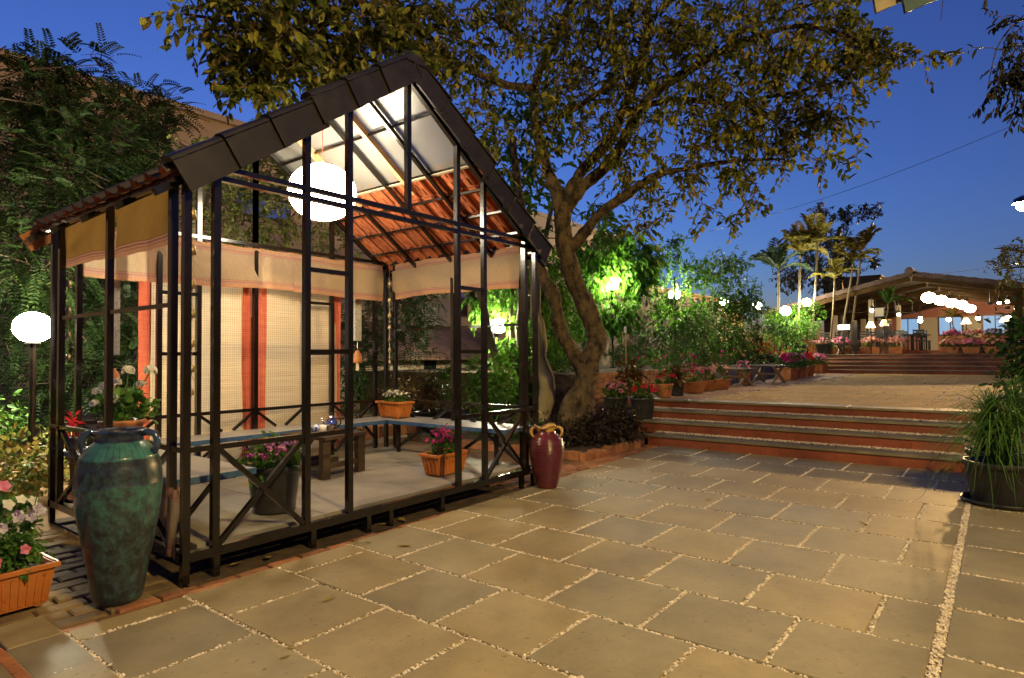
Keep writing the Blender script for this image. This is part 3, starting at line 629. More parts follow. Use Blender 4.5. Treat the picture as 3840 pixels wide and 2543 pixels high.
def cloth(name, p0, p1, ztop, zbot, nrm, m, label, cat, group=None, seed=0, nx=40, nz=10, amp=.012, parent=None, sag=.02, tuck=0):
    """a hanging cloth between two plan points: ripples, uneven hem"""
    rg = random.Random(seed); ph = [rg.uniform(0, 6) for _ in range(6)]; p0, p1 = Vector(p0), Vector(p1); L = (p1-p0).length; nr = Vector((nrm[0], nrm[1], 0)); V = []; UV = []
    for side in (0,):
        for j in range(nz+1):
            for i in range(nx+1):
                u, v = i/nx, j/nz; d = amp*(1-v*.6)*(math.sin(u*L*5+ph[0])+.6*math.sin(u*L*11+ph[1]+v)+.4*math.sin(u*L*23+ph[2]))+.01*math.sin(v*5+u*9+ph[5])
                hem = sag*(math.sin(u*L*2.1+ph[3])+.4*math.sin(u*L*5.3+ph[4])); z = zbot+hem*(1-v)+(ztop-zbot)*v-.010*v*math.sin(u*L*7+ph[1])**2
                p = p0.lerp(p1, u); q = nr*(d+side*.003); V.append((p[0]+q[0], p[1]+q[1], z)); UV.append((u*L, v))
    F = []; w_ = nx+1; N = w_*(nz+1)
    for j in range(nz):
        for i in range(nx):
            a = j*w_+i; F += [(a, a+1, a+w_+1, a+w_)]
    o = mesh_obj(name, V, F, m, parent, True); ul = o.data.uv_layers.new(name='UVMap')
    vi = np.zeros(len(o.data.loops), np.int32); o.data.loops.foreach_get('vertex_index', vi); ul.data.foreach_set('uv', np.array(UV)[vi].ravel())
    if label: tag(o, label, cat, group)
    return o
XR_, YB_ = GX+GW, GY+GD
cloth('cloth_valance', (GX+.035, 4.47, 0), (GX+.035, 5.44, 0), 2.715, 2.225, (1, 0), 'ochrecloth', 'ochre striped cloth valance on the left side, nearer the front corner', 'valance', 'cloth valances', 1, sag=.012)
cloth('cloth_valance', (GX+.035, 5.47, 0), (GX+.035, 6.52, 0), 2.70, 2.245, (1, 0), 'ochrecloth', 'ochre striped cloth valance on the left side, farther from the front', 'valance', 'cloth valances', 2, sag=.012)
cloth('cloth_valance', (2.10, YB_-.035, 0), (4.30, YB_-.035, 0), 2.70, 2.225, (0, -1), 'valance', 'long tan striped cloth valance above the bamboo blinds', 'valance', 'cloth valances', 3, 70, sag=.018)
cloth('cloth_valance', (4.29, YB_-.041, 0), (5.68, YB_-.041, 0), 2.70, 2.21, (0, -1), 'valance', 'shorter tan striped cloth valance at the right end of the back', 'valance', 'cloth valances', 4, 50, sag=.018)
cloth('cloth_valance', (XR_-.035, 6.57, 0), (XR_-.035, 4.37, 0), 2.715, 2.235, (-1, 0), 'valance', 'tan striped cloth valance along the right side of the gazebo', 'valance', 'cloth valances', 5, 60, sag=.014)
cloth('cloth_mat', (GX+.045, 4.36, 0), (GX+.045, 5.35, 0), .60, .20, (1, 0), 'valance', 'woven cloth mat below the left bench, beside the teal jar', 'mat', 'cloth mats below the bench', 6)
cloth('cloth_mat', (GX+.045, 5.38, 0), (GX+.045, 6.5, 0), .60, .20, (1, 0), 'ochrecloth', 'ochre cloth mat below the left bench, behind the teal jar', 'mat', 'cloth mats below the bench', 7)
cloth('cloth_mat', (GX-.03, 4.20, 0), (GX-.03, 4.36, 0), .60, .17, (-1, 0), 'valance', 'narrow patterned cloth strip at the near corner below the bench', 'mat', 'cloth mats below the bench', 8, 8)
# bamboo blinds with orange borders and a wire mesh in front of them
bm = bpy.data.materials.new('bamboo_blind'); n_, l_ = nodes(bm); b_ = n_['Principled BSDF']; S(b_, 'Roughness', .75)
tcx = n_.new('ShaderNodeTexCoord'); mpx = n_.new('ShaderNodeMapping'); mpx.inputs['Scale'].default_value = (1.5, 1.5, 110); l_.new(tcx.outputs['Object'], mpx.inputs[0]); nzx = n_.new('ShaderNodeTexNoise'); nzx.inputs['Scale'].default_value = 1.2; nzx.inputs['Detail'].default_value = 4; l_.new(mpx.outputs[0], nzx.inputs['Vector'])
rpx = n_.new('ShaderNodeValToRGB'); rpx.color_ramp.elements[0].position = .25; rpx.color_ramp.elements[0].color = (.60, .44, .285, 1); rpx.color_ramp.elements[1].position = .7; rpx.color_ramp.elements[1].color = (.84, .67, .48, 1); l_.new(nzx.outputs['Fac'], rpx.inputs[0]); l_.new(rpx.outputs[0], b_.inputs['Base Color'])
wvx = n_.new('ShaderNodeTexWave'); wvx.bands_direction = 'Z'; wvx.inputs['Scale'].default_value = 38; wvx.inputs['Distortion'].default_value = .8; l_.new(tcx.outputs['Object'], wvx.inputs[0]); bpn = n_.new('ShaderNodeBump'); bpn.inputs['Strength'].default_value = .5; bpn.inputs['Distance'].default_value = .006; l_.new(wvx.outputs['Fac'], bpn.inputs['Height']); l_.new(bpn.outputs[0], b_.inputs['Normal'])
trx = n_.new('ShaderNodeBsdfTranslucent'); l_.new(rpx.outputs[0], trx.inputs[0]); mxs = n_.new('ShaderNodeMixShader'); mxs.inputs[0].default_value = .25; l_.new(b_.outputs[0], mxs.inputs[1]); l_.new(trx.outputs[0], mxs.inputs[2]); l_.new(mxs.outputs[0], n_['Material Output'].inputs[0]); M['bamboo'] = bm
for k, (a, b, lb) in enumerate(((2.63, 3.82, 'pale bamboo roller blind with orange cloth borders, left of the middle post'), (3.90, 5.07, 'pale bamboo roller blind with orange cloth borders, right of the middle post'))):
    t = thing('bamboo_blind', lb, 'blind', ((a+b)/2, YB_+.09, 0), 0, 'bamboo blinds at the back'); c = (a+b)/2
    cloth('slat_sheet', (a+.1-c, 0, 0), (b-.06-c, 0, 0), 2.62, .30, (0, 1), 'bamboo', None, None, None, 30+k, 30, 30, .006, t, .004)
    cloth('border', (a-c, -.012, 0), (a+.115-c, -.012, 0), 2.62, .28, (0, 1), 'orangecloth', None, None, None, 40+k, 4, 24, .012, t, .004)
    cloth('border', (b-.10-c, -.012, 0), (b-c, -.012, 0), 2.62, .28, (0, 1), 'orangecloth', None, None, None, 50+k, 4, 24, .012, t, .004)
wm = MB(); xx = 2.70
while xx < 5.02: wm.bar((xx, YB_+.045, .25), (xx, YB_+.045, 2.66), .0011); xx += .026
zz = .26
while zz < 2.66: wm.bar((2.70, YB_+.049, zz), (5.02, YB_+.049, zz), .0011); zz += .026
stuff(wm.build('wire_mesh', 'steel', gz)).location = (-GX, -GY, 0)

# ------------------------------------------------------------------ lamps
M['e_lantern'] = emat('paper_lantern_glow', (1.0, .83, .58), LANTERN)
M['e_garden'] = emat('garden_globe_glow', (1.0, .92, .66), GARDEN)
M['e_pav'] = emat('pavilion_globe_glow', (1.0, .80, .48), PAVLAMP)
M['e_street'] = emat('sodium_glow', (1.0, .60, .22), STREET)
M['e_street2'] = emat('plaza_lamp_glow', (1.0, .715, .235), NEARSTREET)
M['e_shade'] = emat('lit_lampshade', (1.0, .62, .25), 6)
M['e_window'] = emat('lit_window_glass', (.35, .62, 1.0), .62); M['e_window'].node_tree.nodes['Principled BSDF'].inputs['Base Color'].default_value = (.08, .12, .16, 1)
lan = thing('paper_lantern', 'big glowing white paper lantern hanging inside the gazebo', 'lantern', (3.83, 5.45, 3.135))
MB().lathe([(max(.001, .34*math.sin(PI*i/16)**.92), -.285*math.cos(PI*i/16)) for i in range(17)], 32, cap=False).build('globe', 'e_lantern', lan, True)
MB().tube([(0, 0, .275), (0, 0, .83)], .004, 6).build('cord', 'orangecloth', lan)
MB().lathe([(.03, .275), (.006, .33)], 12).build('cap', 'white', lan)
def garden_lamp(label, x, y, z, zg, r=.19, tilt=1, thin=.028, mt='e_garden'):
    t = thing('garden_lamp', label, 'lamp', (x, y, zg), 0, 'globe garden lamps'); h = z-zg
    MB().lathe([(max(.001, r*math.sin(.12+(PI-.62)*i/14)), r*.90*math.cos(.12+(PI-.62)*i/14)) for i in range(15)], 20, (0, 0, h), cap=True).build('globe', mt, t, True)
    MB().lathe([(.075, -.02), (.07, .03), (.04, .035)], 16, (0, 0, h-r*.84)).build('collar', 'blackplastic', t)
    MB().tube([(0, 0, 0), (0, 0, h-r*.84)], thin, 12).build('pole', 'steel', t); MB().lathe([(.09, 0), (.085, .02), (.04, .05)], 14).build('base', 'steel', t)
    return t
garden_lamp('white globe lamp on black pole left of the gazebo', 2.209, 8.552, 1.80, 0, .19, thin=.034)
garden_lamp('white globe lamp glowing behind the right side of the gazebo', 10.76, 8.785, 2.10, 0, .175)
garden_lamp('globe lamp among bright leaves right of the big trunk', 15.04, 8.288, 3.36, 1.08, .175)
garden_lamp('globe lamp half hidden by leaves in the middle of the garden row', 18.94, 8.175, 3.36, 1.08, .175)
garden_lamp('globe lamp seen as a small spark through dense shrubs', 23.9, 8.33, 3.46, 1.08, .17)
garden_lamp('far globe lamp beside the palms, leftmost of the distant three', 30.85, 9.16, 3.73, 1.08, .21)
garden_lamp('far globe lamp hanging lowest, middle of the distant three', 28.0, 7.13, 3.25, 1.08, .21)
garden_lamp('far globe lamp under the palms, rightmost of the distant three', 31.24, 7.03, 3.8, 1.38, .21)
# the orange street lamp at the right edge
def street_lamp(label, x, y, zg, z, r, m, rz):
    t = thing('street_lamp', label, 'street lamp', (x, y, zg), rz, 'tall street lamps'); h = z-zg; k = r/.075
    MB().tube([(0, -.35*k, 0), (0, -.35*k, h+.1), (0, -.28*k, h+.1+.12*k), (0, -.08*k, h+.1+.16*k)], [.05*k, .04*k, .035*k, .03*k], 10).build('pole', 'steel', t, True)
    MB().lathe([(.02*k, .13*k), (.10*k, .09*k), (.12*k, .03*k)], 16, (0, 0, h), cap=False).build('hood', 'steel', t)
    MB().sphere((0, 0, h), r, r*.95).build('bulb', m, t, True); return t
p = at(2366, 475, depth=46)
street_lamp('distant orange street lamp high at the right edge of the picture', p[0], p[1], 1.38, p[2], .42, 'e_street', R(20))
street_lamp('street lamp behind the viewer lighting the plaza', 1.2, -3.6, 0, 6.2, .15, 'e_street2', 0)

# ------------------------------------------------------------------ jars
jm = bpy.data.materials.new('teal_glaze'); n_, l_ = nodes(jm); b_ = n_['Principled BSDF']; S(b_, 'Roughness', .32); S(b_, 'Coat Weight', .22); S(b_, 'Coat Roughness', .12)
tcx = n_.new('ShaderNodeTexCoord'); sxx = n_.new('ShaderNodeSeparateXYZ'); l_.new(tcx.outputs['Object'], sxx.inputs[0])
nzx = n_.new('ShaderNodeTexNoise'); nzx.inputs['Scale'].default_value = 19; nzx.inputs['Detail'].default_value = 9; nzx.inputs['Roughness'].default_value = .7; l_.new(tcx.outputs['Object'], nzx.inputs['Vector'])
rz_ = n_.new('ShaderNodeValToRGB'); e = rz_.color_ramp.elements; rz_.color_ramp.interpolation = 'LINEAR'   # how much teal by height
pts = [(0, .06), (.25, .10), (.42, .15), (.60, .42), (.70, .55), (.715, .12), (.86, .08), (.865, .75), (.955, .8), (.965, .0)]
e[0].position = 0; e[0].color = (.06,)*3+(1,); e[1].position = 1; e[1].color = (0, 0, 0, 1)
for p, v in pts[1:]:
    q = e.new(p); q.color = (v, v, v, 1)
l_.new(sxx.outputs['Z'], rz_.inputs[0])
ad_ = n_.new('ShaderNodeMath'); ad_.operation = 'ADD'; l_.new(rz_.outputs[0], ad_.inputs[0])
mrx = n_.new('ShaderNodeMapRange'); mrx.inputs['From Min'].default_value = .3; mrx.inputs['From Max'].default_value = .7; mrx.inputs['To Min'].default_value = -.5; mrx.inputs['To Max'].default_value = .75; l_.new(nzx.outputs['Fac'], mrx.inputs[0]); l_.new(mrx.outputs[0], ad_.inputs[1]); ad_.use_clamp = True
rc = n_.new('ShaderNodeValToRGB'); e = rc.color_ramp.elements; e[0].color = (.016, .021, .024, 1); e[1].color = (.046, .165, .140, 1); q = e.new(.4); q.color = (.032, .060, .068, 1); l_.new(ad_.outputs[0], rc.inputs[0])
# incised petals on the shoulder and chevrons on the body (angle pattern)
at2 = n_.new('ShaderNodeMath'); at2.operation = 'ARCTAN2'; l_.new(sxx.outputs['Y'], at2.inputs[0]); l_.new(sxx.outputs['X'], at2.inputs[1])
def mth(op, a, b=None, c=None):
    k = n_.new('ShaderNodeMath'); k.operation = op
    for i, v in enumerate((a, b, c)):
        if v is None: continue
        if isinstance(v, (int, float)): k.inputs[i].default_value = v
        else: l_.new(v, k.inputs[i])
    return k.outputs[0]
cs = mth('ABSOLUTE', mth('SINE', mth('MULTIPLY', at2.outputs[0], 18))); line1 = mth('LESS_THAN', cs, .16)
insh = mth('MULTIPLY', mth('GREATER_THAN', sxx.outputs['Z'], .868), mth('LESS_THAN', sxx.outputs['Z'], .955)); l1 = mth('MULTIPLY', line1, insh)
tri = mth('PINGPONG', mth('MULTIPLY', at2.outputs[0], 3.0), 1.0)                         # 0..1 triangle round the jar
chev = mth('ABSOLUTE', mth('SINE', mth('MULTIPLY', mth('ADD', mth('MULTIPLY', tri, .10), sxx.outputs['Z']), 150))); inch = mth('MULTIPLY', mth('GREATER_THAN', sxx.outputs['Z'], .725), mth('LESS_THAN', sxx.outputs['Z'], .855)); l2 = mth('MULTIPLY', mth('LESS_THAN', chev, .22), inch)
inlo = mth('MULTIPLY', mth('GREATER_THAN', sxx.outputs['Z'], .33), mth('LESS_THAN', sxx.outputs['Z'], .455)); dia = mth('ABSOLUTE', mth('SUBTRACT', mth('PINGPONG', mth('MULTIPLY', at2.outputs[0], 4.0), 1.0), mth('DIVIDE', mth('SUBTRACT', sxx.outputs['Z'], .33), .125))); l3 = mth('MULTIPLY', mth('LESS_THAN', dia, .05), inlo)
lines = mth('MAXIMUM', mth('MAXIMUM', l1, l2), l3)
mxx = n_.new('ShaderNodeMix'); mxx.data_type = 'RGBA'; l_.new(mth('MULTIPLY', lines, .8), mxx.inputs['Factor']); l_.new(rc.outputs[0], mxx.inputs['A']); mxx.inputs['B'].default_value = (.02, .022, .02, 1); l_.new(mxx.outputs['Result'], b_.inputs['Base Color'])
hgt = mth('SUBTRACT', mth('MULTIPLY', nzx.outputs['Fac'], .35), lines); bpn = n_.new('ShaderNodeBump'); bpn.inputs['Strength'].default_value = .5; bpn.inputs['Distance'].default_value = .004; l_.new(hgt, bpn.inputs['Height']); l_.new(bpn.outputs[0], b_.inputs['Normal']); M['teal'] = jm
M['navyglaze'] = mat('navy_glaze', (.012, .018, .045), (.04, .075, .15), 14, .22, .3, 30, coat=.4)
tj = thing('teal_jar', 'tall teal and black glazed jar with two handles at the near corner', 'jar', (1.52, 4.20, .004))
pr = [(.128, 0), (.140, .012), (.150, .05), (.168, .16), (.186, .262), (.189, .268), (.190, .276), (.203, .345), (.206, .352), (.207, .358), (.209, .366), (.226, .46), (.229, .467), (.230, .475), (.243, .575), (.251, .66), (.254, .70), (.2555, .706), (.253, .712), (.251, .76), (.243, .82), (.226, .866), (.227, .871), (.222, .878), (.185, .925), (.150, .955), (.138, .965), (.134, .985), (.142, 1.005), (.155, 1.018), (.158, 1.026), (.150, 1.030), (.13, 1.02), (.122, .985), (.13, .94), (.18, .88), (.19, .75)]
tj.scale = (.91, .91, .985)
MB().lathe(pr, 56, cap=False).build('body', 'teal', tj, True)
MB().lathe([(.1395, .962), (.1365, .985), (.1445, 1.006), (.1565, 1.018), (.1605, 1.026), (.151, 1.0325), (.128, 1.02)], 48, cap=False).build('rim', 'navyglaze', tj, True)
for s_ in (-1, 1):
    a = R(-40)
    hp = [(.140, 1.005), (.185, 1.012), (.222, 1.0), (.238, .965), (.236, .925), (.222, .895), (.200, .895)]
    ca, sa = math.cos(YAW-PI/2+.1)*s_, math.sin(YAW-PI/2+.1)*s_
    MB().tube([(r_*ca, r_*sa, z) for r_, z in hp], [.020, .021, .022, .022, .022, .022, .02], 10).build('handle', 'navyglaze', tj, True)
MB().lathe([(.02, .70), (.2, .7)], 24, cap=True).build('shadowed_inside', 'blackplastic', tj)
M['maroon'] = mat('maroon_glaze', (.085, .012, .016), (.125, .022, .022), 6, .26, .2, 40, coat=.4)
mj = thing('maroon_jar', 'ribbed maroon glazed jar with gold rope handles beside the tree', 'jar', (5.66, 3.95, .003))
pf = [(0, .112), (.02, .118), (.10, .140), (.20, .162), (.30, .180), (.38, .191), (.44, .195), (.49, .190), (.53, .172), (.56, .140), (.585, .108), (.61, .094), (.64, .096)]
prof = []; zq = 0
while zq < .64:
    i = max(k for k in range(len(pf)) if pf[k][0] <= zq); j = min(i+1, len(pf)-1); f_ = (zq-pf[i][0])/max(1e-6, pf[j][0]-pf[i][0]); r_ = pf[i][1]+(pf[j][1]-pf[i][1])*f_
    prof.append((r_+(.0022*math.sin(zq*2*PI/.0155) if .03 < zq < .55 else 0), zq)); zq += .0039
MB().lathe([(.04, .001)]+prof, 44, cap=False).build('body', 'maroon', mj, True)
MB().lathe([(.0965, .615), (.099, .635), (.115, .652), (.128, .664), (.126, .671), (.105, .655), (.085, .63), (.085, .56)], 44, cap=False, fn=lambda r, z, a, i: (r*(1+.07*math.sin(3*a+1)), z+(.018*math.sin(3*a+1) if i in (2, 3, 4, 5) else 0))).build('rim', 'gold', mj, True)
for s_ in (-1, 1):
    ca, sa = math.cos(YAW-PI/2)*s_, math.sin(YAW-PI/2)*s_
    for ph in (0, PI*2/3, PI*4/3):
        P = []
        for k in range(25):
            a = k/24*PI*1.15-.25; r_ = .118+.052*math.sin(a); z = .60+.055*math.cos(a); tw = ph+k*.9; P.append(((r_+.010*math.cos(tw))*ca-.010*math.sin(tw)*sa, (r_+.010*math.cos(tw))*sa+.010*math.sin(tw)*ca, z+.004*math.cos(tw)))
        MB().tube(P, .0095, 7).build('rope_handle', 'gold', mj, True)

# ------------------------------------------------------------------ pots and plants
def trough_parts(t, L, W, Hh, m='terracotta', ribs=9):
    mb = MB(); k = .80; a, b = L/2, W/2; th = .012
    V = [(-a*k, -b*k, .012), (a*k, -b*k, .012), (a*k, b*k, .012), (-a*k, b*k, .012), (-a, -b, Hh), (a, -b, Hh), (a, b, Hh), (-a, b, Hh),
         (-a+th, -b+th, Hh), (a-th, -b+th, Hh), (a-th, b-th, Hh), (-a+th, b-th, Hh), (-a*k+th, -b*k+th, .03), (a*k-th, -b*k+th, .03), (a*k-th, b*k-th, .03), (-a*k+th, b*k-th, .03)]
    F = [(3, 2, 1, 0), (12, 13, 14, 15)]
    for o, q in ((0, 4), (4, 8), (8, 12)):
        for i in range(4): F.append((o+i, o+(i+1) % 4, q+(i+1) % 4, q+i))
    mb.add(V, F)
    for i in range(ribs):                    # raised ribs on the long faces
        u = -.82+1.64*i/(ribs-1)
        for s_ in (-1, 1): mb.bar((u*a*(k+.06), s_*(b*(k+.03)+.002), .03), (u*a*.95, s_*(b*.955+.003), Hh*.78), L*.045, .010, (0, 1, 0))
    for i in range(4):
        u = -.7+1.4*i/3
        for s_ in (-1, 1): mb.bar((s_*(a*(k+.03)+.002), u*b*(k+.06), .03), (s_*(a*.955+.003), u*b*.95, Hh*.78), .010, W*.09, (0, 1, 0))
    for sx in (-1, 1):
        for sy in (-1, 1): mb.box(sx*a*k*.8-.02, sx*a*k*.8+.02, sy*b*k*.8-.015, sy*b*k*.8+.015, 0, .014)
    mb.build('trough', m, t)
    rm = MB(); o = .016
    for x0, x1, y0, y1 in ((-a-o, a+o, -b-o, -b+.006), (-a-o, a+o, b-.006, b+o), (-a-o, -a+.006, -b+.0062, b-.0062), (a-.006, a+o, -b+.0062, b-.0062)): rm.cbox(x0, x1, y0, y1, Hh-.022, Hh+.006, .004)
    rm.build('rim', m, t)
    MB().box(-a+.014, a-.014, -b+.014, b-.014, Hh-.05, Hh-.025).build('soil', 'soil', t)
def round_parts(t, r, h, m='blackpot', taper=.8, n=28):
    MB().lathe([(r*taper*.3, .004), (r*taper, 0), (r*taper*1.01, .02), (r*.985, h*.86), (r*1.0, h*.87), (r*1.05, h*.885), (r*1.06, h*.99), (r*1.05, h), (r*.96, h), (r*.94, h*.8)], n, cap=False).build('pot', m, t, True)
    MB().lathe([(.001, h*.86), (r*.95, h*.86)], n, cap=False).build('soil', 'soil', t)
def bedding(t, seed, ax, ay, z0, h, nl, L, lm, nf, fr, fm, shape='dome', W=None, k=5, stems=True, clump=None):
    """leafy cushion of half axes ax, ay from z0 up to z0+h, with nf flowers held above it"""
    rg = np.random.RandomState(seed); lv = Leaves(); W = W or L*.6
    blob_leaves(lv, rg, (0, 0, z0+h*.42), (ax*.92, ay*.92, h*.55), nl, L, W, spread=.22, droop=0, clumps=clump)
    lv.build('foliage', lm, t)
    fv = Leaves(); d = rdir(rg, nf); d[:, 2] = np.abs(d[:, 2])+.25; d = unit(d); P = d*np.array([ax, ay, h*.62])*rg.uniform(.75, 1.12, (nf, 1))+np.array([0, 0, z0+h*.42])
    if k == 'umbel':
        for p in P: fv = Leaves(); umbel(fv, rg, p, fr*rg.uniform(.75, 1.2), 18); fv.build('flower_head', fm, t)
    elif nf <= 20: blooms(t, rg, P, d+rg.normal(size=(nf, 3))*.4, fr, k, fm)
    else: bloom(fv, rg, P, d+rg.normal(size=(nf, 3))*.4, fr, k); stuff(fv.build('flowers', fm, t))
    if stems:
        sm = MB()
        for p in P[:min(nf, 26)]: sm.tube([(p[0]*.4, p[1]*.4, z0), (p[0]*.8, p[1]*.8, z0+(p[2]-z0)*.6), tuple(p)], .0022, 4)
        sm.build('stems', 'lf_shrub', t)
# near-left planter with petunias
t = thing('flower_planter', 'orange ribbed planter of pink, white and violet petunias at bottom left', 'planter', (1.06, 4.56, .003), R(2)); trough_parts(t, .42, .27, .24)
rg = np.random.RandomState(5); lv = Leaves()
for c, r_, n in (((0, 0, .30), (.22, .13, .10), 420), ((-.05, -.05, .40), (.17, .12, .16), 480), ((.05, .06, .47), (.12, .10, .16), 280)): blob_leaves(lv, rg, c, r_, n, .050, .026, spread=.3)
lv.build('foliage', 'lf_ger', t)
blooms(t, rg, [(.04, -.17, .36), (-.10, -.20, .33), (-.16, -.16, .37), (-.13, -.12, .52), (.0, .05, .70)], [(.3, -1, .4)]*5, .036, 5, 'fl_pink')
blooms(t, rg, [(.06, -.03, .62), (.0, -.02, .60), (-.08, -.05, .63), (.12, -.02, .60)], [(.3, -1, .6)]*4, .040, 5, 'fl_white')
blooms(t, rg, [(.02, -.12, .545), (.12, -.10, .56), (-.06, -.15, .50), (.08, -.13, .53), (.15, -.06, .54)], [(.3, -1, .5)]*5, .038, 6, 'fl_violet')
sm = MB()
for k in range(14): a = rg.uniform(0, 6.28); sm.tube([(rg.uniform(-.1, .1), rg.uniform(-.06, .06), .2), (.1*math.cos(a), .08*math.sin(a), .4), (.15*math.cos(a), .12*math.sin(a), rg.uniform(.45, .66))], .003, 5)
sm.build('stems', 'lf_shrub', t)
# white geraniums on the left bench
t = thing('flower_planter', 'terracotta bowl planter of tall white geraniums on the left bench', 'planter', (2.20, 6.02, .634))
MB().lathe([(.10, 0), (.115, .01), (.150, .20), (.152, .235), (.172, .245), (.176, .275), (.165, .282), (.150, .27), (.14, .2)], 28, cap=False, sx=1.05).build('pot', 'clay', t, True); MB().lathe([(.001, .25), (.148, .25)], 24, cap=False).build('soil', 'soil', t)
rg = np.random.RandomState(8); lv = Leaves(); blob_leaves(lv, rg, (0, 0, .38), (.21, .18, .12), 260, .075, .078, spread=.25, droop=0); lv.build('foliage', 'lf_ger', t)
fv = Leaves(); sm = MB()
for p, r_ in (((.05, .02, .70), .062), ((.20, -.05, .70), .066), ((.14, -.02, .58), .05), ((-.13, .03, .57), .055), ((-.20, 0, .53), .045), ((-.22, -.03, .43), .05), ((-.10, -.10, .46), .05), ((-.02, .08, .60), .05)):
    fv = Leaves(); umbel(fv, rg, p, r_, 44); fv.build('flower_head', 'fl_white', t); sm.tube([(p[0]*.3, p[1]*.3, .28), (p[0]*.6, p[1]*.6, .28+(p[2]-.28)*.55), p], .005, 6)
sm.build('stems', 'lf_ger', t)
t = thing('red_leaf_plant', 'small red leaved plant at the back left corner of the gazebo', 'plant', (1.99, 6.55, .634)); rg = np.random.RandomState(3); lv = Leaves()
blob_leaves(lv, rg, (-.02, 0, .24), (.06, .05, .12), 26, .07, .03); lv.build('foliage', 'fl_red', t); MB().tube([(0, 0, 0), (.01, 0, .2), (-.02, 0, .34)], .008, 6).build('stem', 'fl_red', t); MB().lathe([(.05, 0), (.065, .1), (.06, .11)], 16).build('pot', 'blackpot', t)
# white flowers on the corner of the right bench
t = thing('flower_planter', 'orange ribbed planter of small white flowers on the right bench', 'planter', (5.60, 6.36, .633), R(86)); trough_parts(t, .47, .24, .215)
bedding(t, 15, .24, .13, .19, .16, 500, .035, 'lf_shrub', 60, .020, 'fl_white')
t = thing('flower_planter', 'orange ribbed planter of magenta flowers on the gazebo floor', 'planter', (4.79, 4.66, .204), R(2)); trough_parts(t, .47, .25, .225)
bedding(t, 16, .24, .15, .20, .27, 620, .035, 'lf_shrub', 85, .021, 'fl_magenta')
t = thing('potted_plant', 'big black pot of purple and white verbena on the gazebo floor', 'potted plant', (2.83, 4.68, .204)); round_parts(t, .205, .37, taper=.80, n=40)
bedding(t, 17, .27, .25, .33, .24, 900, .045, 'lf_shrub', 130, .020, 'fl_purple', W=.028)
# low dark table with a tray, kettle and mugs
t = thing('table', 'low dark wooden table in the middle of the gazebo', 'table', (4.06, 5.74, .2), R(8))
for k in range(3): MB().cbox(-.30, .30, -.33+k*.222, -.112+k*.222, .40, .435, .004).build('plank', 'darkwood', t)
for sx in (-1, 1):
    for sy in (-1, 1): MB().cbox(sx*.25-.05, sx*.25+.05, sy*.27-.03, sy*.27+.03, 0, .398, .003).build('leg', 'darkwood', t)
MB().box(-.19, .19, -.02, .02, .10, .15).build('stretcher', 'darkwood', t)
for sy in (-1, 1): MB().box(-.198, .198, sy*.27-.02, sy*.27+.02, .10, .15).build('stretcher', 'darkwood', t)
t = thing('tray', 'small dark serving tray under the mugs and kettle', 'tray', (4.08, 5.72, .636), R(30)); MB().cbox(-.24, .24, -.11, .11, 0, .012, .003).build('base', 'darkwood', t)
for y in (-.108, .108): MB().box(-.24, .24, y-.005, y+.005, .0125, .026).build('edge', 'darkwood', t)
t = thing('kettle', 'shiny steel kettle with black knob on the low table', 'kettle', (4.15, 5.75, .650), R(-30))
MB().lathe([(.055, 0), (.068, .012), (.072, .05), (.068, .09), (.052, .13), (.032, .155), (.02, .162), (.001, .165)], 28, cap=False).build('body', 'chrome', t, True)
MB().tube([(-.06, 0, .06), (-.085, 0, .09), (-.095, 0, .135)], [.014, .011, .008], 10).build('spout', 'chrome', t, True); MB().sphere((0, 0, .178), .013, n=12, m=8).build('knob', 'blackplastic', t, True)
MB().tube([(.05, 0, .13), (.095, 0, .125), (.105, 0, .07), (.07, 0, .035)], .009, 8).build('handle', 'blackplastic', t, True)
for x, y, m, lb in ((3.985, 5.66, 'white', 'plain white mug beside the kettle'), (3.965, 5.745, 'bluecup', 'blue and white patterned mug on the tray')):
    t = thing('mug', lb, 'mug', (x, y, .650)); MB().lathe([(.03, 0), (.036, .004), (.038, .075), (.034, .075), (.032, .01)], 20, cap=False).build('cup', m, t, True)
    MB().tube([(-.036, 0, .06), (-.06, 0, .055), (-.06, 0, .025), (-.036, 0, .018)], .005, 6).build('handle', m, t, True)

# bells and chimes
BELL = me_of(MB().lathe([(.001, .055), (.02, .052), (.033, .038), (.037, .0), (.041, -.045), (.037, -.045), (.03, .03)], 16, cap=False), 'bell', 'bell', True)
CLAP = me_of(MB().box(-.011, .011, -.008, .008, -.078, -.04), 'clapper', 'bell'); RING = me_of(MB().tube([(.012*math.cos(a), 0, .066+.012*math.sin(a)) for a in np.arange(8)*PI/4], .0025, 5, True), 'ring', 'brasschain')
def bells(label, x, y, zs, s0=1.0, wire=True):
    t = thing('bell_string', label, 'bells', (x, y, 0), 0, 'strings of brass bells')
    for i, z in enumerate(zs):
        s_ = .72*s0*(1-.05*i); b = inst(BELL, 'bell', t, (0, 0, z), (0, 0, i), (s_,)*3); inst(CLAP, 'clapper', b); inst(RING, 'ring', b)
    P = []; zt = zs[0]+.30
    MB().tube([(0, 0, zt), (0, 0, zs[-1])], .0022, 5).build('cord', 'brasschain', t)
    zg = MB(); k = 0; z = zs[0]
    pz = [(.0, 0, zs[0]+.08)]
    while z > zs[-1]: pz.append(((.028 if k % 2 else -.03), 0, z-.06)); z -= .12; k += 1
    zg.tube(pz, .0018, 4); zg.build('zigzag_wire', 'brasschain', t)
bells('string of brass bells hanging in the near front corner of the gazebo', GX+.085, 4.285, [2.42, 2.175, 1.945, 1.745, 1.545, 1.375, 1.22])
bells('string of brass bells in the back right corner of the gazebo', 5.70, 6.58, [2.44, 2.215, 2.005, 1.84, 1.68, 1.53, 1.365], .95)
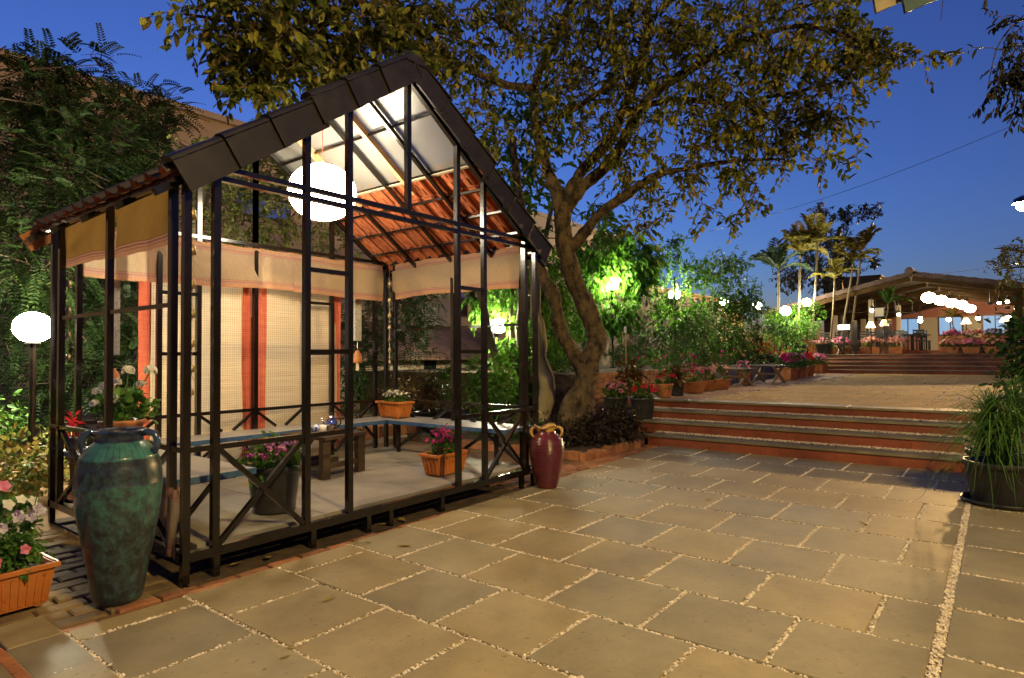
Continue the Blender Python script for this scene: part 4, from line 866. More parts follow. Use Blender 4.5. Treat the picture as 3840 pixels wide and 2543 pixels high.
bells('string of dark bells in the right front corner of the gazebo', 5.70, 4.27, [2.36, 2.10, 1.85, 1.62, 1.42], 1.0)
bells('string of bells in the back left corner, behind the cloth', 1.97, 6.62, [2.36, 2.12, 1.88, 1.66, 1.46], .9)
for lb, x, z0, z1 in (('carved grey wind chime hanging at the back, right of the blinds', 5.36, 1.66, 2.62), ('carved grey wind chime hanging at the back, left of the blinds', 2.41, 1.48, 2.62)):
    t = thing('wind_chime', lb, 'wind chime', (x, YB_+.10, 0), 0, 'carved wind chimes'); MB().cbox(-.052, .052, -.02, .02, z0, z1, .004).build('tube', 'chime', t); MB().tube([(0, 0, z0), (0, 0, z0-.12)], .003, 5).build('cord', 'brasschain', t)
    MB().lathe([(.02, -.13), (.03, -.15), (.055, -.19), (.062, -.29), (.055, -.30)], 16, (0, 0, z0)).build('bell', 'clay', t, True)
    MB().box(-.004, .004, -.03, .03, z0-.40, z0-.27).build('clapper', 'bell', t)

# ------------------------------------------------------------------ buildings behind
b = thing('building', 'long beige plastered building behind the garden', 'building', (18, 14.4, 0))
MB().box(-22, 9, 0, 8, -.1, 7.0).build('wall', 'plaster', b); MB().box(-22.15, 9.15, -.12, 8.2, 7.0, 7.14).build('parapet', 'plaster', b)
MB().box(9.16, 28, .2, 8, -.1, 5.0).build('wall', 'plaster', b); MB().box(9.16, 28.1, .1, 8.1, 5.0, 5.12).build('parapet', 'plaster', b)
for x, z, w_, h_ in ((-12.4, 4.9, 1.5, .55), (-9.6, 4.9, 1.5, .55), (-2.3, 2.75, .55, .9), (4, 3.4, 1.2, 1.0)):
    f = MB().box(x-w_/2, x+w_/2, -.012, .05, z, z+h_).build('window', 'blackplastic', b); MB().box(x-w_/2+.05, x+w_/2-.05, -.02, -.0125, z+.05, z+h_-.05).build('pane', 'chrome', f)
o = thing('outbuilding', 'low outbuilding with dark tiled lean-to roof behind the gazebo', 'building', (12.6, 12.6, 0))
MB().box(-4.6, 4.6, 0, 1.7, -.05, 1.45).build('wall', 'plaster', o)
for k in range(7): MB().box(-4.2+k*1.25, -3.75+k*1.25, -.03, .02, .3, 1.3).build('pillar', 'blackplastic' if k % 2 else 'cream', o)
rg2 = random.Random(2)
M['outtile'] = mat('brown_lean_to_tile', (.17, .085, .055), (.28, .15, .095), 5, .8, .5, 20, var=.25)
TILEF = me_of(MB().cbox(-.13, .13, -.20, .20, 0, .035, .012), 'roof_tile', 'outtile')
for r in range(6):
    for c in range(40): inst(TILEF, 'roof_tile', o, (-4.9+c*.25, -.45+r*.33, 1.42+r*.17+rg2.uniform(0, .012)), (R(27), 0, 0))
sw = tag(MB().box(13.5, 30, 10.6, 11.0, 0, 3.9).build('stone_wall', 'stonewall'), 'dark rubble stone wall behind the raised bed lamps', 'wall')
rgs = np.random.RandomState(6)
ST = me_of(MB().sphere((0, 0, 0), 1, .8, 9, 6), 'stone', 'stonewall', True)
for k in range(170):
    inst(ST, 'stone', sw, (rgs.uniform(13.5, 22), 10.62, rgs.uniform(1.0, 3.0)), tuple(rgs.uniform(-.4, .4, 3)), (rgs.uniform(.15, .36), rgs.uniform(.06, .14), rgs.uniform(.10, .22)))

# pavilion ---------------------------------------------------------------
pv = thing('pavilion', 'open tiled roof dining pavilion glowing at the end of the terrace', 'pavilion', (33.0, 2.95, 1.385), R(-6))
PSL, PR, PHW, PDP = .215, 3.42, 6.4, 17.0        # local: x away from camera, y to the left
pz = lambda y: PR-PSL*abs(y)
for sgn in (-1, 1):
    V = [(-.6, 0, PR), (PDP, 0, PR), (PDP, sgn*PHW, pz(PHW)), (-.6, sgn*PHW, pz(PHW))]
    V = V+[(a, b_, c+.10) for a, b_, c in V]; MB().add(V, [(0, 1, 2, 3), (7, 6, 5, 4), (0, 4, 5, 1), (1, 5, 6, 2), (2, 6, 7, 3), (3, 7, 4, 0)]).build('roof', 'pavceil', pv)
    for k in range(15):                          # rake tiles and fascia beam
        a, e = k*.43, k*.43+.46; MB().bar((-.63-.003*k, sgn*a, pz(a)+.13), (-.63-.003*k, sgn*e, pz(e)+.10), .07, .20).build('rake_tile', 'rooftile_far', pv)
    MB().bar((-.55, sgn*.05, PR-.12), (-.55, sgn*PHW, pz(PHW)-.12), .10, .20).build('fascia_beam', 'pavbeam', pv)
    for k in range(1, 6): MB().bar((k*2.8, sgn*.05, PR-.10), (k*2.8, sgn*PHW, pz(PHW)-.10), .12, .20).build('rafter', 'pavbeam', pv)
    for y in (1.5, 3.0, 4.5, 6.2): MB().bar((-.5, sgn*y, pz(y)-.03), (PDP, sgn*y, pz(y)-.03), .08, .06).build('purlin', 'pavbeam', pv)
MB().bar((-.8, 0, PR+.18), (PDP, 0, PR+.18), .22, .20).build('ridge_cap', 'rooftile_far', pv); re_ = MB().lathe([(.001, -.02), (.17, -.02), (.17, .10), (.001, .10)], 16).build('ridge_end', 'rooftile_far', pv)
re_.rotation_euler = (0, R(90), 0); re_.location = (-.95, 0, PR+.2)
for x in (0.0, 5.6, 11.2):
    for y in (5.0, -3.6): MB().box(x-.12, x+.12, y-.12, y+.12, .15, pz(y)-.16).build('column', 'cream' if x else 'pavbeam', pv)
for x in (2.8, 8.4): MB().box(x-.1, x+.1, 2.35, 2.55, .15, pz(2.4)-.16).build('column', 'cream', pv)
MB().box(-.4, PDP, -PHW, 6.2, .0, .15).build('plinth', 'redstone', pv)
V = [(PDP-1, y_, z_) for y_, z_ in ((-PHW, .15), (5.7, .15), (5.7, pz(5.7)-.02), (0, PR-.02), (-PHW, pz(PHW)-.02))]; V += [(PDP-.85, b_, c_) for a_, b_, c_ in V]
MB().add(V, [(0, 1, 2, 3, 4), (9, 8, 7, 6, 5)]+[(i, i+5, (i+1) % 5+5, (i+1) % 5) for i in range(5)]).build('back_wall', 'pavwall', pv)
for k, (y0, y1) in enumerate(((2.9, 4.2), (.55, 1.85), (-1.75, -.45), (-4.6, -2.9), (-6.2, -5.2))):
    f = MB().box(PDP-1.07, PDP-.99, y0, y1, 1.15, 2.35).build('window', 'darkchair', pv)
    for a, c in ((y0+.06, (y0+y1)/2-.03), ((y0+y1)/2+.03, y1-.06)): MB().box(PDP-1.09, PDP-1.075, a, c, 1.21, 2.29).build('pane', 'e_window', f)
for a, c in ((1.9, 2.85), (-.4, .5), (-2.85, -1.8)): MB().box(PDP-1.03, PDP-.995, a, c, .15, 2.35).build('wall_panel', 'cream', pv)
def fan(x, y, lb):
    t = thing('ceiling_fan', 'dark ceiling fan under the pavilion roof, '+lb, 'ceiling fan', pv.matrix_basis @ Vector((x, y, 0)), x, 'pavilion ceiling fans'); zt = 1.385+pz(y)-.1; z = zt-.62; t.location.z = z
    MB().tube([(0, 0, .6), (0, 0, .05)], .02, 6).build('rod', 'darkchair', t); MB().lathe([(.03, .08), (.11, .05), (.12, 0), (.05, -.05)], 12).build('motor', 'darkchair', t, True)
    for k in range(3): a = k*2*PI/3; MB().bar((.1*math.cos(a), .1*math.sin(a), 0), (.62*math.cos(a), .62*math.sin(a), 0), .12, .012).build('blade', 'darkchair', t)
bpy.context.view_layer.update()
for x, y in ((1.2, 3.0), (3.4, 2.4), (6.0, 2.1), (8.5, 1.8), (1.6, -2.5), (4.5, -2.8), (7.5, -2.9)): fan(x, y, '%s on the %s slope' % ({1.2: 'nearest', 3.4: 'second', 6.0: 'third', 8.5: 'farthest', 1.6: 'nearest', 4.5: 'middle one', 7.5: 'farthest'}[x], 'left' if y > 0 else 'right'))
L6 = [((1200, 678), 28), ((1342, 710), 30.2), ((1472, 745), 32.8), ((1587, 762), 34.6), ((1685, 808), 37), ((1782, 825), 39.5)]
nm6 = ['nearest and highest', 'second nearest', 'third nearest', 'fourth nearest', 'fifth nearest', 'farthest and lowest']
for ((x, y), dpt), s_ in zip(L6, nm6):
    p = at((3100+x/3.1365)/1.6216, (900+y/3.1365)/1.6216, depth=dpt); t = thing('pavilion_lantern', 'round white pavilion lantern, %s of the hanging row' % s_, 'lantern', p, 0, 'row of pavilion lanterns')
    MB().sphere((0, 0, 0), .285, .235, 20, 12).build('globe', 'e_pav', t, True); MB().tube([(0, 0, .23), (0, 0, .75)], .008, 5).build('cord', 'darkchair', t)
for i, (x, y, dpt) in enumerate(((530, 828, 27), (848, 878, 29), (1100, 915, 31), (2028, 740, 27.5), (2125, 725, 28), (2232, 812, 28), (1435, 935, 33), (1100, 950, 33), (1780, 920, 34), (2148, 908, 30))):
    p = at((3100+x/3.1365)/1.6216, (900+y/3.1365)/1.6216, depth=dpt); lb = ['spotlight on the left pavilion column', 'spotlight above the left dining tables', 'upper spotlight on the middle pavilion column', 'spotlight left of the right pavilion column', 'spotlight right of the right pavilion column', 'spotlight at the right edge of the pavilion', 'wall light left of the second lit window', 'lower light on the middle pavilion column', 'wall light right of the third lit window', 'round lamp low on the right pavilion column'][i]
    t = thing('spotlight', 'small glowing '+lb, 'spotlight', p, 0, 'pavilion spotlights'); MB().sphere((0, 0, 0), .075 if i < 6 else .11, None, 12, 8).build('bulb', 'e_pav', t, True); MB().lathe([(.09, .05), (.08, .15), (.03, .2)], 10).build('housing', 'darkchair', t)
    MB().tube([(0, 0, .18), (0, 0, .55)], .015, 5).build('stem', 'darkchair', t)
for i, (x, y, dpt, lb) in enumerate(((518, 1000, 27.5, 'left of the standing signboard'), (675, 978, 28, 'right of the standing signboard'), (2095, 935, 27, 'at the right pavilion column'), (1640, 955, 28, 'above the tiers of flower troughs'), (875-1568*.0, 0, 0, '')) ):
    if not lb: continue
    p = at((3100+x/3.1365)/1.6216, (900+y/3.1365)/1.6216, depth=dpt); t = thing('table_lamp', 'orange glowing lampshade on a pole '+lb, 'lamp', (p[0], p[1], 1.385), 0, 'lamps with glowing shades')
    h = p[2]-1.385; MB().lathe([(.08, .14), (.19, -.12)], 16, (0, 0, h), cap=False).build('shade', 'e_shade', t, True); MB().tube([(0, 0, 0), (0, 0, h+.1)], .025, 8).build('pole', 'darkchair', t)
# dining chairs and tables
ch = thing('dining_chair', 'black slatted dining chair', 'chair', (0, 0, 0))
for sx in (-1, 1):
    for sy in (-1, 1): MB().box(sx*.2-.02, sx*.2+.02, sy*.2-.02, sy*.2+.02, 0, .44 if sx > 0 else .95).build('leg', 'darkchair', ch)
MB().cbox(-.23, .23, -.23, .23, .442, .48, .006).build('seat', 'darkchair', ch)
for z in (.62, .74, .86): MB().box(-.212, -.188, -.178, .178, z, z+.07).build('back_slat', 'darkchair', ch)
CH = [(.5, 2.1), (.5, 1.4), (.6, .7), (.6, .0), (1.9, 2.2), (2.0, 1.5), (2.0, .8), (2.1, .1), (3.4, 2.0), (3.4, 1.2), (3.5, .4), (.9, 3.3), (1.0, 4.0), (2.3, 3.4)]
CL = ['leftmost chair of the front row', 'second chair of the front row', 'third chair of the front row', 'rightmost chair of the front row', 'leftmost chair of the middle row', 'second chair of the middle row', 'third chair of the middle row', 'rightmost chair of the middle row', 'left chair of the back row', 'middle chair of the back row', 'right chair of the back row', 'left of the bright tables, nearer', 'farthest left before the column', 'left of the bright tables, farther']
for i, (x, y) in enumerate(CH):
    c = ch if i == 0 else copy_tree(ch); p = pv.matrix_basis @ Vector((x, y, .152)); c.location = p; c.rotation_euler = (0, 0, R(-6)+(.3*math.sin(i*5)))
    c['label'] = 'black slatted dining chair, '+CL[i]; c['group'] = 'pavilion dining chairs'
tb = thing('dining_table', 't', 'table'); MB().cbox(-.4, .4, -.4, .4, .72, .76, .006).build('table_top', 'darkchair', tb); MB().box(-.05, .05, -.05, .05, .03, .718).build('pedestal', 'darkchair', tb); MB().box(-.25, .25, -.25, .25, 0, .03).build('base', 'darkchair', tb)
for i, (x, y, lb) in enumerate(((1.2, 1.75, 'left front'), (1.3, .4, 'right front'), (2.75, 1.5, 'left rear'), (2.8, .3, 'right rear'))):
    c = tb if i == 0 else copy_tree(tb); c.location = pv.matrix_basis @ Vector((x, y, .152)); c['label'] = 'square black dining table at the %s of the pavilion seating' % lb; c['group'] = 'pavilion dining tables'
# terrace furniture: bollards, fence, sign, x-table
for i, (x, y, d_, lb) in enumerate(((335, 960, 27, 'left of the signboard'), (700, 960, 27, 'right of the signboard'), (745, 945, 28, 'beside the right bollard cluster'), (620, 935, 28.5, 'behind the signboard'))):
    p = at((3100+x/3.1365)/1.6216, (900+y/3.1365)/1.6216, depth=d_); t = thing('bollard', 'thin black post with brass knobs '+lb, 'post', (p[0], p[1], 1.385), 0, 'black posts on the terrace'); h = p[2]-1.385
    for q in range(3): MB().box(-.02, .02, -.06+q*.05, -.025+q*.05, 0, h).build('post', 'darkchair', t); MB().sphere((0, -.042+q*.05, h+.02), .025, None, 8, 6).build('knob', 'gold', t)
p = at((3100+618/3.1365)/1.6216, (900+850/3.1365)/1.6216, depth=26.5)
t = thing('notice_board', 'small square pale notice board on a thin black post', 'sign', (p[0], p[1], 1.385), R(-8)); h = p[2]-1.385
MB().box(-.015, .015, -.015, .015, 0, h-.22).build('post', 'darkchair', t); MB().box(-.012, .012, -.21, .21, h-.215, h+.215).build('frame', 'darkchair', t); MB().box(-.018, -.0125, -.17, .17, h-.175, h+.175).build('panel', 'cream', t)
p = at(1952, 757, depth=25.5); M['e_sign'] = emat('lit_sign_face', (1, .78, .55), 7)
t = thing('lit_sign', 'small bright lettered sign box on a dark trestle', 'sign', (p[0], p[1], 1.385), R(-10)); h = p[2]-1.385
MB().box(-.03, .03, -.03, .03, 0, h-.10).build('post', 'darkchair', t); MB().box(-.03, .03, -.24, .24, h-.115, h+.115).build('box', 'darkchair', t); MB().box(-.036, -.031, -.22, .22, h-.095, h+.095).build('face', 'e_sign', t)
for q in range(7): MB().box(-.040, -.037, -.19+q*.055, -.155+q*.055, h-.055, h+.02 if q % 2 else h+.05).build('letter', 'wood', t)
def xbench(name, label, x, y, z, rz, L=1.15, hh=.44, W=.36, m='darkwood', cat='bench', group=None):
    t = thing(name, label, cat, (x, y, z), rz, group)
    for k in range(3): MB().cbox(-L/2, L/2, -W/2+k*W/3+.004, -W/2+(k+1)*W/3-.004, hh-.03, hh, .003).build('plank', m, t)
    for sx in (-1, 1):
        MB().bar((sx*L*.36, -W*.42, 0), (sx*L*.36, W*.42, hh-.035), .045, .07, (1, 0, 0)).build('leg', m, t); MB().bar((sx*L*.36+.046, W*.42, 0), (sx*L*.36+.046, -W*.42, hh-.035), .045, .07, (1, 0, 0)).build('leg', m, t)
    MB().bar((-L*.33, 0, hh*.5), (L*.33, 0, hh*.5), .04).build('stretcher', m, t); return t
M['greywood'] = mat('weathered_wood', (.16, .11, .065), (.26, .19, .12), 4, .6, .5, 30, stretch=(1, 8, 8), bdist=.003)
xbench('trestle_bench', 'weathered wooden bench with crossed legs, nearer of the two by the flowerpots', 16.1, 5.35, .627, R(62), 1.0, .46, .5, 'greywood', group='crossed leg benches')
xbench('trestle_bench', 'weathered wooden bench with crossed legs, farther of the two by the flowerpots', 18.35, 5.15, .627, R(62), 1.0, .50, .5, 'greywood', group='crossed leg benches')
xbench('trestle_table', 'small dark trestle with crossed legs at the top of the far steps', 31.0, 5.35, 1.387, R(75), .8, .46, .5, 'darkwood', 'table')

# ------------------------------------------------------------------ pots along the platform and terrace
def flowerpot(label, x, y, z, kind, r, h, seed, fm, lm='lf_shrub', nl=220, nf=30, ph=.24, fr=.03, L=.06, rz=0, k=5, group='flowerpots along the platform', bush=1.15):
    t = thing('flowerpot' if kind != 'trough' else 'flower_planter', label, 'potted plant' if kind != 'trough' else 'planter', (x, y, z), rz, group)
    if kind == 'trough':
        trough_parts(t, r*2, r*1.05, h, 'clay', 7); bedding(t, seed, r*bush, r*.62*bush, h*.8, ph, nl, L, lm, nf, fr, fm, k=k, stems=False)
    else:
        round_parts(t, r, h, {'black': 'blackpot', 'clay': 'clay'}[kind], .8 if kind == 'black' else .72); bedding(t, seed, r*bush, r*bush, h*.85, ph, nl, L, lm, nf, fr, fm, k=k, stems=False)
    return t
flowerpot('big black pot of pink petunias on the lower steps, next to the trunk', 9.97, 5.44, .338, 'black', .205, .355, 51, 'fl_pink', nl=420, nf=16, ph=.30, fr=.055, L=.065, group=None)
flowerpot('big black pot of red petunias on the lower steps, right of the pink one', 10.0, 4.93, .338, 'black', .21, .355, 52, 'fl_red', nl=420, nf=16, ph=.30, fr=.05, L=.065, group=None)
flowerpot('round clay pot of scarlet geraniums at the head of the steps', 11.2, 5.06, .628, 'clay', .155, .26, 53, 'fl_red', 'lf_ger', 200, 6, .30, .07, .08, k='umbel')
flowerpot('square looking black pot behind the clay pot of geraniums', 11.8, 5.06, .628, 'black', .14, .27, 54, 'fl_red', 'lf_croton', 160, 3, .45, .03, .12)
flowerpot('clay trough of dark crimson flowers, first trough along the platform', 12.75, 5.12, .628, 'trough', .24, .235, 55, 'fl_magenta', nl=300, nf=40, ph=.40, rz=R(70))
flowerpot('clay trough of pink flowers, middle trough along the platform', 13.6, 5.18, .628, 'trough', .22, .235, 56, 'fl_pink', nl=260, nf=34, ph=.36, rz=R(75))
flowerpot('clay trough of coral flowers nearest the wooden benches', 14.3, 5.12, .628, 'trough', .23, .235, 57, 'fl_coral', nl=260, nf=34, ph=.40, rz=R(75))
flowerpot('clay pot of pink flowers between the two wooden benches', 17.3, 5.5, .628, 'clay', .19, .30, 58, 'fl_pink', nl=200, nf=20, ph=.35, fr=.05)
specs = [(20.3, 5.15, 'trough', 'fl_magenta', 'trough of magenta flowers just past the wooden benches'), (21.6, 5.35, 'clay', 'fl_red', 'clay pot of red flowers, first of the pots before the far steps'), (22.8, 5.45, 'clay', 'fl_violet', 'clay pot of violet flowers before the far steps'), (24.0, 5.5, 'trough', 'fl_red', 'wide clay trough of deep red flowers before the far steps'), (25.4, 5.75, 'clay', 'fl_red', 'clay pot of red flowers close to the far steps'), (27.4, 5.75, 'trough', 'fl_pink', 'clay trough of pink and red flowers at the foot of the far steps')]
for i, (x, y, k_, fm, lb) in enumerate(specs): flowerpot(lb, x, y, .628, k_, .30, .36, 60+i, fm, nl=240, nf=40, ph=.5, fr=.065, L=.10, rz=R(60))
flowerpot('large black tub of red flowers on the terrace, left one', 29.7, 7.0, 1.387, 'black', .34, .45, 70, 'fl_red', nl=200, nf=60, ph=.25, fr=.06, L=.10, group='black tubs on the terrace')
flowerpot('large black tub of rust coloured flowers on the terrace, right one', 30.2, 6.1, 1.387, 'black', .36, .45, 71, 'fl_coral', nl=200, nf=60, ph=.22, fr=.06, L=.10, group='black tubs on the terrace')
flowerpot('small clay pot on the end of the far steps', 28.15, 5.85, .79, 'clay', .20, .34, 72, 'fl_white', nl=120, nf=10, ph=.25, L=.08)
for i in range(4):   # terrace planters left of the seating
    p = [(31.6, 6.6), (31.7, 5.75), (32.0, 4.55), (32.1, 3.7)][i]; lb = ['pink geranium planter left of the lit sign', 'pink geranium planter behind the lit sign', 'coral geranium planter right of the lit sign', 'pale pink geranium planter beside the dark chairs'][i]
    flowerpot(lb, p[0], p[1], 1.387, 'trough', .42, .30, 80+i, ['fl_pink', 'fl_pink', 'fl_coral', 'fl_coral'][i], 'lf_varieg', 260, 70, .5, .075, .10, R(84), group='flower planters on the terrace')
for i in range(4): flowerpot('terracotta trough of coral flowers, front tier, number %s from the dark chairs' % ['one', 'two', 'three', 'four'][i], 32.0, 1.65-i*.72, 1.387, 'trough', .31, .27, 90+i, ['fl_coral', 'fl_pink', 'fl_coral', 'fl_coral'][i], 'lf_varieg', 240, 60, .36, .07, .10, R(90), group='tiers of flower troughs on the terrace')
shf = tag(MB().box(32.45, 32.95, -1.6, 1.95, 1.387, 1.80).build('planter_shelf', 'darkwood'), 'dark shelf carrying the upper tier of flower troughs', 'shelf')
for i in range(5): flowerpot('terracotta trough of pink flowers, upper tier, number %s from the dark chairs' % ['one', 'two', 'three', 'four', 'five'][i], 32.7, 1.6-i*.70, 1.802, 'trough', .31, .25, 100+i, ['fl_pink', 'fl_coral', 'fl_violet', 'fl_coral', 'fl_pink'][i], 'lf_varieg', 240, 70, .38, .07, .10, R(90), group='tiers of flower troughs on the terrace')

# ------------------------------------------------------------------ trees
from mathutils import noise as mnoise
def limb_mesh(mb, pts, rad, n=10, wob=0, rg=None, sub=4, relief=0):
    """smooth a polyline with Catmull-Rom and tube it"""
    P = [np.array(p, float) for p in pts]; Q = []; Rr = []
    for i in range(len(P)-1):
        a, b_, c, d = P[max(i-1, 0)], P[i], P[i+1], P[min(i+2, len(P)-1)]
        for t in [q_/sub for q_ in range(sub)]:
            t2, t3 = t*t, t*t*t; q = .5*((2*b_)+(-a+c)*t+(2*a-5*b_+4*c-d)*t2+(-a+3*b_-3*c+d)*t3)
            if rg is not None: q = q+rg.normal(size=3)*wob*(rad[i]+.02)
            Q.append(q); Rr.append((rad[i]+(rad[i+1]-rad[i])*t)*(1 if rg is None else 1+rg.uniform(-.05, .05)))
    Q.append(P[-1]); Rr.append(rad[-1]); b0 = len(mb.v); mb.tube(Q, Rr, n)
    if relief:                               # furrows, bosses and scars of the bark as real relief
        for k in range(len(Q)):
            for j in range(n):
                i = b0+k*n+j; v = Vector(mb.v[i]); d = v-Vector(Q[k]); r_ = Rr[k]
                a = mnoise.noise(v*3.1)*.26+mnoise.noise(Vector((v.x*11, v.y*11, v.z*4)))*.13+mnoise.noise(v*27)*.05
                mb.v[i] = tuple(v+d*a*relief)
    return Q, Rr
def grow(mb, nodes_, blobs, rg, lv, leafL, leafW, per=10, twig=.38, conn=.010, droop=.15, step=.5):
    """grow twigs into the blobs (centre, radius, count) from the nearest wood, with leaves along each twig"""
    S_ = []
    for c, r, n in blobs:
        d = rdir(rg, n)*(rg.uniform(0, 1, (n, 1))**.45); S_.append(np.asarray(c)+d*np.broadcast_to(np.asarray(r, float), (3,)))
    S_ = np.concatenate(S_); N = np.array(nodes_); dist = np.min(np.linalg.norm(S_[:, None]-N[None], axis=2), 1); order = np.argsort(dist)
    NL = list(N); arr = np.zeros((len(N)+len(S_)*3+10, 3)); arr[:len(N)] = N; cnt = len(N); LP, LD, LN_, LS = [], [], [], []
    for i in order:
        p = S_[i]; dd_ = np.linalg.norm(arr[:cnt]-p, axis=1); j = int(np.argmin(dd_)); q = arr[j].copy(); L = dd_[j]
        if L > .05:
            mid = (p+q)/2+rg.normal(size=3)*L*.10+np.array([0, 0, L*.06]); r0 = min(.03, conn*(.5+L*.8)); mb.tube([q, mid, p], [r0, r0*.75, r0*.45], 5)
            arr[cnt] = mid; arr[cnt+1] = p; cnt += 2
        d = unit((p-q)*.6/max(L, .05)+rg.normal(size=3)*.7+np.array([0, 0, -droop])); tl = twig*rg.uniform(.6, 1.2); e = p+d*tl*.5+rg.normal(size=3)*.03; f = e+unit(d+np.array([0, 0, -droop*1.5])+rg.normal(size=3)*.3)*tl*.5
        mb.tube([p, e, f], [.0045, .0035, .002], 4)
        m_ = int(per*rg.uniform(.6, 1.3)); t = np.linspace(.1, 1.0, m_)[:, None]; bp_ = np.where(t < .5, p+(e-p)*t*2, e+(f-e)*(t-.5)*2); ax_ = unit(f-p); sd = unit(np.cross(ax_, rg.normal(size=3)))
        sg = np.where(np.arange(m_) % 2, 1, -1)[:, None]; D = ax_*.55+sd*sg*.8+rg.normal(size=(m_, 3))*.35+np.array([0, 0, -droop*1.6]); LP.append(bp_); LD.append(D); LN_.append(rg.normal(size=(m_, 3))*.5+np.array([0, 0, 1])); LS.append(rg.uniform(.45, 1.3, m_))
    P = np.concatenate(LP); s_ = np.concatenate(LS); lv.add(P, np.concatenate(LD), np.concatenate(LN_), leafL*s_, leafW*s_)
def W3(l): return [at(x, y, depth=d) for x, y, d in l]
rgT = np.random.RandomState(12)
T = thing('big_tree', 'large spreading tree with gnarled forked trunk beside the steps', 'tree', (8.45, 5.35, .1))
off = np.array([8.45, 5.35, .1])
def tree_limbs(defs, rg, wob=.06, n=22):
    out = MB(); nd = []
    for pts, rad in defs:
        Q, Rr = limb_mesh(out, [p-off for p in W3(pts)], [q_*.92 for q_ in rad], n, wob*.5, rg, 8, 1.0); nd += [q for q, r_ in zip(Q, Rr) if r_ < .105][::2]
    return out, nd
main = [([(1338, 1030, 9.8), (1341, 985, 9.8), (1347, 930, 9.8), (1352, 880, 9.8), (1362, 835, 9.8), (1382, 795, 9.8), (1376, 760, 9.8), (1352, 700, 9.8), (1325, 640, 9.8), (1308, 580, 9.8), (1302, 520, 9.8), (1308, 470, 9.8)], [.36, .28, .215, .19, .19, .175, .16, .155, .15, .145, .14, .15]),
        ([(1312, 985, 9.6), (1318, 940, 9.65), (1335, 915, 9.7), (1348, 890, 9.8)], [.17, .16, .14, .10]),
        ([(1350, 860, 9.85), (1325, 815, 9.85), (1298, 765, 9.9), (1287, 715, 9.9), (1275, 672, 9.9), (1250, 630, 10), (1228, 580, 10.2), (1210, 500, 10.4), (1195, 400, 10.6), (1180, 300, 10.6)], [.15, .125, .115, .11, .11, .10, .085, .07, .06, .05]),
        ([(1302, 500, 9.8), (1285, 440, 9.8), (1258, 370, 9.8), (1240, 290, 9.7), (1240, 190, 9.5), (1285, 90, 9.3), (1320, 0, 9.2), (1340, -120, 9)], [.13, .10, .09, .085, .08, .07, .06, .04]),
        ([(1310, 470, 9.8), (1345, 395, 9.8), (1402, 335, 9.8), (1440, 260, 9.6), (1470, 180, 9.4), (1495, 80, 9.2), (1500, -60, 9)], [.12, .095, .09, .085, .075, .06, .04]),
        ([(1312, 480, 9.8), (1350, 430, 9.7), (1405, 382, 9.6), (1450, 312, 9.4), (1492, 235, 9.2), (1580, 170, 8.9), (1700, 105, 8.5), (1850, 60, 8), (1980, 90, 7.7)], [.13, .10, .095, .085, .075, .065, .05, .035, .02]),
        ([(1312, 585, 9.8), (1350, 540, 9.7), (1390, 492, 9.6), (1450, 450, 9.5), (1520, 405, 9.3), (1600, 388, 9.1), (1700, 372, 8.8), (1815, 368, 8.5)], [.11, .09, .08, .075, .06, .04, .03, .016]),
        ([(1242, 205, 9.5), (1165, 195, 9.0), (1060, 150, 8.2), (950, 105, 7.4), (820, 95, 6.7), (690, 70, 6.1), (560, 55, 5.6), (425, 32, 5.1)], [.075, .065, .055, .045, .036, .028, .02, .010]),
        ([(1060, 150, 8.2), (960, 60, 7.6), (850, 10, 7.0), (720, -40, 6.4)], [.05, .04, .03, .02]),
        ([(820, 95, 6.7), (720, 150, 6.3), (640, 190, 6.0)], [.025, .018, .01]),
        ([(1240, 290, 9.7), (1330, 250, 9.4), (1420, 190, 9.0), (1520, 130, 8.6)], [.06, .05, .035, .02]),
        ([(1440, 260, 9.6), (1560, 230, 9.2), (1680, 240, 8.8), (1800, 220, 8.4), (1900, 200, 8.1)], [.06, .045, .035, .025, .015])]
mb, nd = tree_limbs(main, rgT); mb.build('trunk', 'bark', T, True)
B3 = lambda l: [(at(x, y, depth=d)-off, r, n) for x, y, d, r, n in l]
